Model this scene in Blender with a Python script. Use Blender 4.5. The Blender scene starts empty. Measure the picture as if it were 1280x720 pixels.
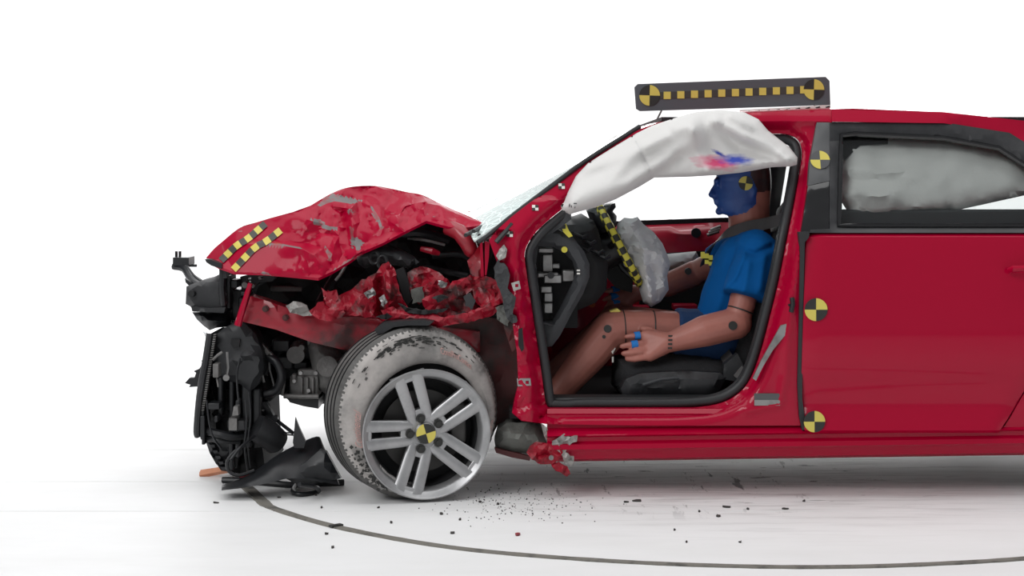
import bpy, bmesh, math, random
from mathutils import Vector, Matrix, noise
from mathutils.geometry import delaunay_2d_cdt
from mathutils.bvhtree import BVHTree

# ------------------------------------------------------------------ camera, world, lights
sc = bpy.context.scene
FPX, CAMH, CAMD, CX, HY = 2040.0, 1.2, 6.0, 640.0, 215.0
cam_d = bpy.data.cameras.new('camera')
cam = bpy.data.objects.new('camera', cam_d)
sc.collection.objects.link(cam)
cam.location = (0, -CAMD, CAMH)
cam.rotation_euler = (math.pi / 2, 0, 0)
cam_d.sensor_width = 36.0
cam_d.lens = FPX / 1280 * 36.0
cam_d.shift_y = -(360 - HY) / 1280
cam_d.clip_end = 200
sc.camera = cam

world = bpy.data.worlds.new('studio_ambient')
sc.world = world
world.use_nodes = True
bg = world.node_tree.nodes['Background']
bg.inputs[0].default_value = (0.95, 0.97, 1.0, 1)
bg.inputs[1].default_value = 0.32


def area(name, loc, target, sx, sy, power, col=(1, 1, 1)):
    l = bpy.data.lights.new(name, 'AREA')
    l.shape = 'RECTANGLE'
    l.size, l.size_y, l.energy, l.color = sx, sy, power, col
    o = bpy.data.objects.new(name, l)
    sc.collection.objects.link(o)
    o.location = loc
    o.rotation_euler = (Vector(target) - Vector(loc)).to_track_quat('-Z', 'Y').to_euler()
    return o


area('overhead_softbox', (0.3, 0.4, 8.2), (0.3, 0.5, 0), 12.0, 7.0, 520)
area('front_softbox', (-6.0, -8.0, 7.4), (0.3, 0, 0.4), 7.0, 4.0, 560)
area('backdrop_wash', (0, 5.2, 6.2), (0, 9.5, 1.2), 16, 1.5, 470)
area('added_floor_fill', (0.6, 7.2, 2.0), (0.6, 0.4, 0.0), 9, 0.8, 190)  # unseen low rear lamp, added to lighten the floor under the car

sc.view_settings.view_transform = 'Standard'
sc.view_settings.look = 'None'
sc.view_settings.gamma = 1
sc.view_settings.use_curve_mapping = False
sc.view_settings.exposure = 0.0

# ------------------------------------------------------------------ helpers
R = random.Random(7)


def P(px, py, y):
    """World point at depth y that the photograph shows at pixel (px, py)."""
    d = CAMD + y
    return Vector(((px - CX) * d / FPX, y, CAMH - (py - HY) * d / FPX))


def unP(v):
    d = CAMD + v[1]
    return (CX + v[0] * FPX / d, HY + (CAMH - v[2]) * FPX / d)


def lerp(a, b, t):
    return a + (b - a) * t


def interp(tab, x):
    if x <= tab[0][0]:
        return tab[0][1]
    for (x0, y0), (x1, y1) in zip(tab, tab[1:]):
        if x <= x1:
            return lerp(y0, y1, (x - x0) / (x1 - x0))
    return tab[-1][1]


def smooth(a, b, x):
    t = min(1, max(0, (x - a) / (b - a)))
    return t * t * (3 - 2 * t)


def spline(pts, n, closed=False):
    """Catmull-Rom through the points (tuples of any size), n samples."""
    pts = [tuple(p) for p in pts]
    m = len(pts)
    segs = m if closed else m - 1
    out = []
    for k in range(n):
        u = k / (n if closed else n - 1) * segs
        i = min(int(u), segs - 1)
        t = u - i
        g = (lambda j: pts[j % m]) if closed else (lambda j: pts[min(max(j, 0), m - 1)])
        a, b, c, d = g(i - 1), g(i), g(i + 1), g(i + 2)
        out.append(tuple(0.5 * (2 * b[q] + (c[q] - a[q]) * t + (2 * a[q] - 5 * b[q] + 4 * c[q] - d[q]) * t * t +
                                (3 * b[q] - a[q] - 3 * c[q] + d[q]) * t ** 3) for q in range(len(b))))
    return out


def tag(o, label=None, cat=None, group=None, kind=None):
    if label: o['label'] = label
    if cat: o['category'] = cat
    if group: o['group'] = group
    if kind: o['kind'] = kind
    return o


def empty(name, loc, label=None, cat=None, group=None):
    o = bpy.data.objects.new(name, None)
    sc.collection.objects.link(o)
    o.location = loc
    o.empty_display_size = 0.1
    return tag(o, label, cat, group)


def adopt(o, parent):
    if parent is not None:
        o.parent = parent
        if parent.type == 'EMPTY':
            o.matrix_parent_inverse = Matrix.Translation(-Vector(parent.location))
        # mesh parents sit at the world origin, so their inverse is the identity


def obj(name, bm, m, parent=None, angle=35, label=None, bevel=0, recalc=True, centre=False):
    """Link the bmesh as one mesh object (coordinates are world coordinates)."""
    if recalc:
        bmesh.ops.recalc_face_normals(bm, faces=bm.faces[:])
    me = bpy.data.meshes.new(name)
    off = Vector((0, 0, 0))
    if centre:
        xs = [v.co for v in bm.verts]
        off = Vector(((min(c.x for c in xs) + max(c.x for c in xs)) / 2, (min(c.y for c in xs) + max(c.y for c in xs)) / 2, min(c.z for c in xs)))
        bmesh.ops.translate(bm, verts=bm.verts[:], vec=-off)
    bm.to_mesh(me)
    bm.free()
    for mm in (m if isinstance(m, (list, tuple)) else [m]):
        me.materials.append(mm)
    if angle:
        me.shade_smooth()
        me.set_sharp_from_angle(angle=math.radians(angle))
    o = bpy.data.objects.new(name, me)
    sc.collection.objects.link(o)
    o.location = off
    adopt(o, parent)
    if bevel:
        b = o.modifiers.new('edge', 'BEVEL')
        b.width, b.segments, b.limit_method = bevel, 2, 'ANGLE'
    if label: o['label'] = label
    return o


def NB():
    return bmesh.new()


def box(bm, c, s, rot=None, mi=0):
    M = Matrix.Translation(Vector(c)) @ (rot.to_4x4() if rot else Matrix.Identity(4)) @ Matrix.Diagonal((s[0], s[1], s[2], 1))
    r = bmesh.ops.create_cube(bm, size=1, matrix=M)
    for f in {f for v in r['verts'] for f in v.link_faces}:
        f.material_index = mi
    return r['verts']


def pbox(bm, x0, y0, x1, y1, d0, d1):
    """Box whose front face covers the pixel rectangle at depth d0, running back to depth d1."""
    a, b = P(x0, y0, d0), P(x1, y1, d0)
    return box(bm, ((a.x + b.x) / 2, (d0 + d1) / 2, (a.z + b.z) / 2), (abs(b.x - a.x), d1 - d0, abs(b.z - a.z)))


def tube(bm, pts, r, n=10, caps=True, closed=False):
    pts = [Vector(p) for p in pts]
    m = len(pts)
    rs = r if isinstance(r, (list, tuple)) else [r] * m
    prev = None
    rings = []
    for i in range(m):
        if closed:
            t = (pts[(i + 1) % m] - pts[i - 1]).normalized()
        else:
            t = (pts[min(i + 1, m - 1)] - pts[max(i - 1, 0)]).normalized()
        if prev is None:
            a = Vector((0, 0, 1)) if abs(t.z) < 0.9 else Vector((1, 0, 0))
            u = t.cross(a).normalized()
        else:
            u = (prev - t * prev.dot(t)).normalized()
        prev = u
        w = t.cross(u)
        rings.append([bm.verts.new(pts[i] + (u * math.cos(k / n * math.tau) + w * math.sin(k / n * math.tau)) * rs[i]) for k in range(n)])
    for i in range(m if closed else m - 1):
        a, b = rings[i], rings[(i + 1) % m]
        for k in range(n):
            bm.faces.new((a[k], a[(k + 1) % n], b[(k + 1) % n], b[k]))
    if caps and not closed:
        bm.faces.new(rings[0][::-1])
        bm.faces.new(rings[-1])


def ptube(bm, pts, r, n=8, samples=0):
    pts = spline(pts, samples) if samples else pts
    tube(bm, [P(*p) for p in pts], r, n)


def ribbon(bm, pts, wdir, w, th):
    """Flat strap along pts; wdir gives the width direction."""
    pts = [Vector(p) for p in pts]
    rings = []
    for i, p in enumerate(pts):
        t = (pts[min(i + 1, len(pts) - 1)] - pts[max(i - 1, 0)]).normalized()
        u = Vector(wdir[i] if isinstance(wdir, list) else wdir)
        u = (u - t * u.dot(t)).normalized()
        n = t.cross(u)
        rings.append([bm.verts.new(p + u * a * w / 2 + n * b * th / 2) for a, b in ((-1, -1), (1, -1), (1, 1), (-1, 1))])
    for a, b in zip(rings, rings[1:]):
        for k in range(4):
            bm.faces.new((a[k], a[(k + 1) % 4], b[(k + 1) % 4], b[k]))
    bm.faces.new(rings[0][::-1])
    bm.faces.new(rings[-1])


def thicken(bm, vec):
    """Give an open sheet a second skin shifted by vec and close its rim."""
    vec = Vector(vec)
    faces = bm.faces[:]
    vmap = {v: bm.verts.new(v.co + vec) for v in bm.verts[:]}
    border = [e for e in bm.edges if len(e.link_faces) == 1]
    for f in faces:
        nf = bm.faces.new([vmap[v] for v in reversed(f.verts)])
        nf.material_index = f.material_index
    for e in border:
        a, b = e.verts
        try:
            bm.faces.new((a, b, vmap[b], vmap[a]))
        except ValueError:
            pass


def loft(bm, rows, close_u=False, close_v=False):
    vs = [[bm.verts.new(p) for p in r] for r in rows]
    nr, nc = len(vs), len(vs[0])
    for i in range(nr if close_v else nr - 1):
        for j in range(nc if close_u else nc - 1):
            bm.faces.new((vs[i][j], vs[i][(j + 1) % nc], vs[(i + 1) % nr][(j + 1) % nc], vs[(i + 1) % nr][j]))
    return vs


def seg_dist(x, y, poly, closed=True):
    best = 1e18
    n = len(poly)
    for i in range(n if closed else n - 1):
        x0, y0 = poly[i][:2]
        x1, y1 = poly[(i + 1) % n][:2]
        dx, dy = x1 - x0, y1 - y0
        L = dx * dx + dy * dy
        t = 0 if L == 0 else max(0, min(1, ((x - x0) * dx + (y - y0) * dy) / L))
        d = (x - x0 - t * dx) ** 2 + (y - y0 - t * dy) ** 2
        if d < best: best = d
    return math.sqrt(best)


def inside(x, y, poly):
    c = False
    n = len(poly)
    for i in range(n):
        x0, y0 = poly[i][:2]
        x1, y1 = poly[i - 1][:2]
        if (y0 > y) != (y1 > y) and x < (x1 - x0) * (y - y0) / (y1 - y0) + x0:
            c = not c
    return c


def densify(poly, step, closed=True):
    out = []
    n = len(poly)
    for i in range(n if closed else n - 1):
        a, b = poly[i], poly[(i + 1) % n]
        k = max(1, int(round(math.hypot(b[0] - a[0], b[1] - a[1]) / step)))
        for q in range(k):
            out.append((lerp(a[0], b[0], q / k), lerp(a[1], b[1], q / k)))
    if not closed: out.append(tuple(poly[-1][:2]))
    return out


def fill2d(outline, holes=(), step=8, jitter=0.3, lines=(), seed=1, ragged=0):
    """Triangulate an outline with inner points; returns points and triangles."""
    rr = random.Random(seed)
    pts, edges = [], []
    loops = []
    for li, lp in enumerate([outline] + list(holes)):
        d = densify(lp, step)
        if ragged and li == 0:
            d = [(x + rr.uniform(-ragged, ragged), y + rr.uniform(-ragged, ragged)) for x, y in d]
        loops.append(d)
        b = len(pts)
        pts += d
        edges += [(b + i, b + (i + 1) % len(d)) for i in range(len(d))]
    for ln in lines:
        d = densify(ln, step, False)
        b = len(pts)
        pts += d
        edges += [(b + i, b + i + 1) for i in range(len(d) - 1)]
    xs = [p[0] for p in loops[0]]
    ys = [p[1] for p in loops[0]]
    ny = int((max(ys) - min(ys)) / (step * 0.87)) + 1
    nx = int((max(xs) - min(xs)) / step) + 1
    for j in range(ny + 1):
        for i in range(nx + 1):
            x = min(xs) + (i + 0.5 * (j % 2)) * step + rr.uniform(-jitter, jitter) * step
            y = min(ys) + j * step * 0.87 + rr.uniform(-jitter, jitter) * step
            if not inside(x, y, loops[0]) or any(inside(x, y, h) for h in loops[1:]):
                continue
            if min(seg_dist(x, y, l) for l in loops) < step * 0.45: continue
            if any(seg_dist(x, y, l, False) < step * 0.4 for l in lines): continue
            pts.append((x, y))
    v, e, f, _, _, _ = delaunay_2d_cdt([Vector(p) for p in pts], edges, [], 0, 1e-5)
    tris = []
    for t in f:
        cx = sum(v[i].x for i in t) / len(t)
        cy = sum(v[i].y for i in t) / len(t)
        if inside(cx, cy, loops[0]) and not any(inside(cx, cy, h) for h in loops[1:]):
            tris.append(t)
    return [(p.x, p.y) for p in v], tris, loops


def crumple(x, y, seed=0, f=1.0):
    """Ridged folds, about -1..1, over pixel coordinates."""
    a = 0
    for k, (fr, am) in enumerate(((0.022, 0.55), (0.05, 0.3), (0.11, 0.15))):
        n = noise.noise(Vector((x * fr * f + seed * 3.7, y * fr * f - seed * 1.9, k * 5.3 + seed)))
        a += am * (1 - 4 * abs(n))
    return a


def creases(x, y, lst):
    """Sum of fold lines: (polyline, height, width)."""
    s = 0
    for ln, h, w in lst:
        d = seg_dist(x, y, ln, False)
        if d < 3 * w: s += h * math.exp(-(d / w) ** 2)
    return s


def relief(bm, outline, depth, thick=0.01, holes=(), step=8, jitter=0.3, lines=(), seed=1, ragged=0, mi=0):
    """A sheet with the outline's shape and a depth of its own at every point, with real thickness."""
    pts, tris, loops = fill2d(outline, holes, step, jitter, lines, seed, ragged)
    sub = NB()
    vs = []
    for (x, y) in pts:
        dd = min(seg_dist(x, y, l) for l in loops)
        yy = depth(x, y, dd) if callable(depth) else depth
        vs.append(sub.verts.new(P(x, y, yy)))
    for t in tris:
        f = sub.faces.new([vs[i] for i in t])
        f.material_index = mi
    for v in [v for v in sub.verts if not v.link_faces]:
        sub.verts.remove(v)
    if thick: thicken(sub, (0, thick, 0))
    me = bpy.data.meshes.new('tmp')
    sub.to_mesh(me)
    sub.free()
    bm.from_mesh(me)
    bpy.data.meshes.remove(me)


def pillow(bm, outline, yc, t, width=25, wr=None, step=7, seed=1, back=0.6):
    """A soft closed shape: bulges to the front and to the back away from its outline."""
    pts, tris, loops = fill2d(outline, (), step, 0.25, (), seed)
    fr, bk = [], []
    for (x, y) in pts:
        dd = seg_dist(x, y, loops[0])
        q = min(1, dd / width)
        q = math.sqrt(max(0, 1 - (1 - q) ** 2))
        y0 = yc(x, y) if callable(yc) else yc
        w = wr(x, y) * min(1, dd / 6) if wr else 0
        fr.append(bm.verts.new(P(x, y, y0 - t * q - w)))
        a = P(x, y, y0)
        bk.append(fr[-1] if dd < 0.3 else bm.verts.new((a.x, y0 + t * back * q, a.z)))
    for tr in tris:
        bm.faces.new([fr[i] for i in tr])
        if not all(fr[i] is bk[i] for i in tr):
            try:
                bm.faces.new([bk[i] for i in reversed(tr)])
            except ValueError:
                pass
    for v in [v for v in bm.verts if not v.link_faces]:
        bm.verts.remove(v)


def lathe(bm, prof, M, n=64, closed=False, mod=None, a0=0.0, a1=math.tau):
    """Revolve (r, a) profile; a runs along local -Y. M places it."""
    full = abs(a1 - a0 - math.tau) < 1e-6
    rows = []
    for k in range(n if full else n + 1):
        th = a0 + (a1 - a0) * k / n
        row = []
        for i, (r, a) in enumerate(prof):
            rr = r + (mod(i, k) if mod else 0)
            row.append(M @ Vector((rr * math.cos(th), -a, rr * math.sin(th))))
        rows.append(row)
    return loft(bm, rows, close_u=closed, close_v=full)


def disc(bm, c, n, r, th=0.004, seg=28, M=None):
    n = Vector(n).normalized()
    M = Matrix.Translation(Vector(c)) @ n.to_track_quat('Z', 'Y').to_matrix().to_4x4()
    bmesh.ops.create_cone(bm, cap_ends=True, segments=seg, radius1=r, radius2=r, depth=th, matrix=M)


def target_mesh(c, n, up, r, rot=0, th=0.003, flip=False):
    """Quartered disc: two material slots, yellow first and black second."""
    bm = NB()
    n = Vector(n).normalized()
    up = Vector(up)
    up = (up - n * up.dot(n)).normalized()
    rt = up.cross(n)
    c = Vector(c)
    N = 32
    rings = []
    for h, rad in ((0, r), (th, r), (th, r * 0.001)):
        rings.append([bm.verts.new(c + n * h + (rt * math.cos(a) + up * math.sin(a)) * rad) for a in [rot + k / N * math.tau for k in range(N)]])
    for a, b in zip(rings, rings[1:]):
        for k in range(N):
            f = bm.faces.new((a[k], a[(k + 1) % N], b[(k + 1) % N], b[k]))
            f.material_index = ((k * 4 // N) + (1 if flip else 0)) % 2
    return bm


def bvh_of(*objs):
    vs, fs = [], []
    for o in objs:
        b = len(vs)
        vs += [v.co.copy() for v in o.data.vertices]
        fs += [[b + i for i in p.vertices] for p in o.data.polygons]
    return BVHTree.FromPolygons(vs, fs)


def cast(bvh, px, py):
    o = Vector((0, -CAMD, CAMH))
    d = (P(px, py, 0) - o).normalized()
    hit = bvh.ray_cast(o, d)
    return hit[0], hit[1]


def patch(bm, bvh, corners, nu=3, nv=3, lift=0.003, mi=0):
    """A sticker that follows the surface under it."""
    a, b, c, d = corners
    rows = []
    for j in range(nv + 1):
        row = []
        for i in range(nu + 1):
            u, v = i / nu, j / nv
            x = lerp(lerp(a[0], b[0], u), lerp(d[0], c[0], u), v)
            y = lerp(lerp(a[1], b[1], u), lerp(d[1], c[1], u), v)
            h, n = cast(bvh, x, y)
            if h is None: return
            row.append(h + Vector((0, -lift, lift * 0.3)))
        rows.append(row)
    vs = [[bm.verts.new(p) for p in r] for r in rows]
    for j in range(nv):
        for i in range(nu):
            f = bm.faces.new((vs[j][i], vs[j][i + 1], vs[j + 1][i + 1], vs[j + 1][i]))
            f.material_index = mi


# ------------------------------------------------------------------ materials
def mat(name, col, rough=0.5, metal=0.0, coat=0.0, col2=None, nscale=8.0, lo=0.45, hi=0.6, detail=5.0, bump=0.0, bscale=40.0,
        rough2=None, spec=0.5, trans=0.0, stretch=None, sheen=0.0, col3=None, n3=3.0, lo3=0.55, hi3=0.7):
    m = bpy.data.materials.new(name)
    m.use_nodes = True
    nt = m.node_tree
    b = nt.nodes['Principled BSDF']
    b.inputs['Base Color'].default_value = (*col, 1)
    b.inputs['Roughness'].default_value = rough
    b.inputs['Metallic'].default_value = metal
    b.inputs['Coat Weight'].default_value = coat
    b.inputs['Coat Roughness'].default_value = 0.06
    b.inputs['Specular IOR Level'].default_value = spec
    b.inputs['Transmission Weight'].default_value = trans
    b.inputs['Sheen Weight'].default_value = sheen
    tc = nt.nodes.new('ShaderNodeTexCoord')
    vec = tc.outputs['Object']
    if stretch:
        mp = nt.nodes.new('ShaderNodeMapping')
        mp.inputs['Scale'].default_value = stretch
        nt.links.new(vec, mp.inputs['Vector'])
        vec = mp.outputs['Vector']
    src = None

    def mask(scale, lo, hi, det):
        n = nt.nodes.new('ShaderNodeTexNoise')
        n.inputs['Scale'].default_value = scale
        n.inputs['Detail'].default_value = det
        n.inputs['Roughness'].default_value = 0.62
        nt.links.new(vec, n.inputs['Vector'])
        r = nt.nodes.new('ShaderNodeMapRange')
        r.inputs['From Min'].default_value = lo
        r.inputs['From Max'].default_value = hi
        nt.links.new(n.outputs['Fac'], r.inputs['Value'])
        return r.outputs['Result']

    if col2:
        mk = mask(nscale, lo, hi, detail)
        x = nt.nodes.new('ShaderNodeMix')
        x.data_type = 'RGBA'
        x.inputs['A'].default_value = (*col, 1)
        x.inputs['B'].default_value = (*col2, 1)
        nt.links.new(mk, x.inputs['Factor'])
        src = x.outputs['Result']
        if rough2 is not None:
            y = nt.nodes.new('ShaderNodeMapRange')
            y.inputs['To Min'].default_value = rough
            y.inputs['To Max'].default_value = rough2
            nt.links.new(mk, y.inputs['Value'])
            nt.links.new(y.outputs['Result'], b.inputs['Roughness'])
    if col3:
        mk = mask(n3, lo3, hi3, 6)
        x = nt.nodes.new('ShaderNodeMix')
        x.data_type = 'RGBA'
        if src: nt.links.new(src, x.inputs['A'])
        else: x.inputs['A'].default_value = (*col, 1)
        x.inputs['B'].default_value = (*col3, 1)
        nt.links.new(mk, x.inputs['Factor'])
        src = x.outputs['Result']
    if src: nt.links.new(src, b.inputs['Base Color'])
    if bump:
        n = nt.nodes.new('ShaderNodeTexNoise')
        n.inputs['Scale'].default_value = bscale
        n.inputs['Detail'].default_value = 4
        nt.links.new(vec, n.inputs['Vector'])
        bp = nt.nodes.new('ShaderNodeBump')
        bp.inputs['Strength'].default_value = bump
        bp.inputs['Distance'].default_value = 0.01
        nt.links.new(n.outputs['Fac'], bp.inputs['Height'])
        nt.links.new(bp.outputs['Normal'], b.inputs['Normal'])
    return m


M = {}
M['red'] = mat('red_paint', (0.38, 0.0, 0.026), 0.36, coat=0.45, spec=.08)
M['red_hood'] = mat('scuffed_red_paint', (0.38, 0.0, 0.026), 0.32, coat=0.15, spec=.12, col2=(0.22, 0.19, 0.19), nscale=6, lo=0.62, hi=0.65, rough2=0.6, stretch=(1, 1, 2.2))
M['fold_grey'] = mat('grey_fold_patches', (0.17, 0.15, 0.15), 0.45, col2=(0.30, 0.05, 0.06), nscale=18, lo=0.5, hi=0.62)  # grey tone laid on patches along the hood folds
M['red_worn'] = mat('torn_red_paint', (0.30, 0.004, 0.018), 0.42, coat=0.15, spec=.3, col2=(0.22, 0.17, 0.165), nscale=12, lo=0.58, hi=0.70, rough2=0.6,
                    col3=(0.04, 0.012, 0.012), n3=9, lo3=0.50, hi3=0.62, bump=0.5, bscale=45)  # third colour: dark blotches painted in as shaded hollows of the sheets
M['red_dirty'] = mat('grimy_red_paint', (0.30, 0.003, 0.016), 0.45, coat=0.35, col2=(0.06, 0.02, 0.02), nscale=7, lo=0.48, hi=0.66, rough2=0.7)
M['red_dark'] = mat('grimy_dark_red_liner', (0.075, 0.012, 0.012), 0.6, col2=(0.03, 0.018, 0.016), nscale=9, lo=0.42, hi=0.62)
M['black'] = mat('black_plastic', (0.008, 0.009, 0.011), 0.42, col2=(0.018, 0.018, 0.020), nscale=7, lo=0.45, hi=0.75)
M['blacker'] = mat('matt_black_cavity', (0.006, 0.006, 0.007), 0.75)
M['gloss_black'] = mat('gloss_black_trim', (0.008, 0.008, 0.009), 0.12, coat=0.4)
M['charcoal'] = mat('charcoal_plastic', (0.015, 0.016, 0.018), 0.5, col2=(0.030, 0.030, 0.033), nscale=12, lo=0.4, hi=0.7)
M['dash'] = mat('dark_grey_dashboard', (0.036, 0.038, 0.042), 0.62, bump=0.15, bscale=300)
M['trim'] = mat('grey_pillar_film', (0.085, 0.087, 0.09), 0.5)
M['seal'] = mat('rubber_seal', (0.02, 0.021, 0.023), 0.5)
M['tyre'] = mat('scuffed_tyre_rubber', (0.27, 0.26, 0.25), 0.75, col2=(0.07, 0.068, 0.066), nscale=7, lo=0.5, hi=0.7, bump=0.2, bscale=70,
                col3=(0.46, 0.43, 0.41), n3=4, lo3=0.42, hi3=0.6)
M['tread'] = mat('tyre_tread_rubber', (0.075, 0.073, 0.07), 0.7, col2=(0.14, 0.135, 0.13), nscale=6, lo=0.4, hi=0.7, bump=0.2, bscale=90)
M['letter'] = mat('raised_tyre_lettering', (0.58, 0.36, 0.33), 0.8)
M['alloy'] = mat('silver_alloy', (0.42, 0.42, 0.425), 0.38, metal=0.7, col2=(0.30, 0.30, 0.305), nscale=9, lo=0.45, hi=0.75)
M['steel'] = mat('dull_steel', (0.34, 0.335, 0.33), 0.42, metal=0.8, col2=(0.2, 0.19, 0.185), nscale=12, lo=0.45, hi=0.7)
M['cast'] = mat('cast_aluminium', (0.20, 0.195, 0.19), 0.6, metal=0.35, col2=(0.12, 0.115, 0.11), nscale=10, lo=0.42, hi=0.66, bump=0.4, bscale=50)
M['torn'] = mat('torn_bare_metal', (0.42, 0.41, 0.39), 0.5, metal=0.3, col2=(0.25, 0.24, 0.23), nscale=14, lo=0.45, hi=0.65)
M['foam'] = mat('grey_green_sill_metal', (0.16, 0.165, 0.15), 0.6, metal=0.2, col2=(0.08, 0.08, 0.075), nscale=10, lo=0.45, hi=0.66, bump=0.3, bscale=60)
M['foam_dark'] = mat('dark_grey_foam', (0.045, 0.047, 0.05), 0.8, bump=0.4, bscale=80)
M['rotor'] = mat('brake_iron', (0.06, 0.058, 0.056), 0.5, metal=0.6)
M['yellow'] = mat('yellow_tape', (0.66, 0.56, 0.11), 0.5)
M['yellow_bright'] = mat('yellow_black_tape_yellow', (0.62, 0.55, 0.06), 0.5)
M['tape_black'] = mat('black_tape', (0.022, 0.022, 0.02), 0.5)
M['tape_grey'] = mat('dark_tape', (0.05, 0.048, 0.04), 0.5)
M['board'] = mat('grey_board', (0.082, 0.092, 0.104), 0.6)
M['white_mark'] = mat('white_sticker', (0.75, 0.74, 0.70), 0.5)
M['bag'] = mat('airbag_cloth', (0.70, 0.69, 0.675), 0.85, bump=0.12, bscale=90, sheen=0.2)
M['bag_grey'] = mat('grey_airbag_cloth', (0.60, 0.605, 0.615), 0.85, bump=0.12, bscale=90, sheen=0.2)
M['skin'] = mat('dummy_vinyl', (0.40, 0.145, 0.112), 0.46, col2=(0.34, 0.122, 0.095), nscale=6, lo=0.4, hi=0.65)
M['cap'] = mat('dark_skull_cap', (0.06, 0.022, 0.022), 0.35, col2=(0.02, 0.015, 0.018), nscale=8, lo=0.4, hi=0.6)
M['facepaint'] = mat('blue_chalk_paint', (0.012, 0.05, 0.24), 0.42, col2=(0.02, 0.085, 0.32), nscale=10, lo=0.4, hi=0.7)
M['shirt'] = mat('blue_cotton', (0.0015, 0.085, 0.29), 0.9, sheen=0.0, spec=.15, bump=0.1, bscale=120)
M['shorts'] = mat('navy_cotton', (0.003, 0.032, 0.11), 0.85, sheen=0.1)
M['band'] = mat('blue_finger_tape', (0.008, 0.17, 0.52), 0.6)
M['fabric'] = mat('dark_seat_cloth', (0.02, 0.02, 0.022), 0.9, bump=0.3, bscale=200)
M['belt'] = mat('grey_belt_webbing', (0.062, 0.058, 0.058), 0.7)
M['copper'] = mat('orange_copper_strip', (0.62, 0.26, 0.14), 0.5)
M['rubber_strip'] = mat('grey_joint_strip', (0.17, 0.16, 0.14), 0.8, col2=(0.06, 0.06, 0.055), nscale=14, lo=0.5, hi=0.7)
M['chip'] = mat('dark_debris', (0.04, 0.036, 0.033), 0.7)
M['lens'] = mat('clear_lamp_lens', (0.8, 0.82, 0.84), 0.15, trans=0.6)
M['carpet'] = mat('black_carpet', (0.009, 0.009, 0.010), 0.95)
M['red_in'] = mat('red_inner_panel', (0.5, 0.0, 0.03), 0.4, coat=0.4)
M['orange'] = mat('orange_plug', (0.5, 0.07, 0.01), 0.5)

# curtain airbag cloth with the paint the head left on it (red and blue streaks)
def smeared(m):
    nt = m.node_tree
    b = nt.nodes['Principled BSDF']
    tc = [n for n in nt.nodes if n.type == 'TEX_COORD'][0]
    base = tuple(b.inputs['Base Color'].default_value)

    def spot(c, rx, rz, tilt):
        mp = nt.nodes.new('ShaderNodeMapping')
        mp.vector_type = 'TEXTURE'
        mp.inputs['Location'].default_value = c
        mp.inputs['Rotation'].default_value = (0, tilt, 0)
        mp.inputs['Scale'].default_value = (rx, 1.0, rz)
        nt.links.new(tc.outputs['Object'], mp.inputs['Vector'])
        n = nt.nodes.new('ShaderNodeTexNoise')
        n.inputs['Scale'].default_value = 2.3
        n.inputs['Detail'].default_value = 5
        nt.links.new(mp.outputs['Vector'], n.inputs['Vector'])
        ln = nt.nodes.new('ShaderNodeVectorMath')
        ln.operation = 'LENGTH'
        nt.links.new(mp.outputs['Vector'], ln.inputs[0])
        ad = nt.nodes.new('ShaderNodeMath')
        ad.operation = 'MULTIPLY_ADD'
        nt.links.new(n.outputs['Fac'], ad.inputs[0])
        ad.inputs[1].default_value = -1.1
        nt.links.new(ln.outputs['Value'], ad.inputs[2])
        r = nt.nodes.new('ShaderNodeMapRange')
        r.inputs['From Min'].default_value = 0.62
        r.inputs['From Max'].default_value = -0.25
        nt.links.new(ad.outputs['Value'], r.inputs['Value'])
        return r.outputs['Result']

    prev = None
    for c, rx, rz, tilt, col in ((P(893, 204, .13), .085, .030, 0.12, (0.62, 0.05, 0.16)), (P(917, 200, .13), .070, .022, 0.05, (0.03, 0.06, 0.42)),
                                 (P(897, 192, .13), .030, .008, 0.5, (0.03, 0.05, 0.33))):
        k = spot(c, rx, rz, tilt)
        x = nt.nodes.new('ShaderNodeMix')
        x.data_type = 'RGBA'
        if prev: nt.links.new(prev, x.inputs['A'])
        else: x.inputs['A'].default_value = base
        x.inputs['B'].default_value = (*col, 1)
        nt.links.new(k, x.inputs['Factor'])
        prev = x.outputs['Result']
    nt.links.new(prev, b.inputs['Base Color'])


M['curtain'] = mat('curtain_airbag_cloth', (0.66, 0.65, 0.635), 0.85, bump=0.1, bscale=90, sheen=0.2)
smeared(M['curtain'])


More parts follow.
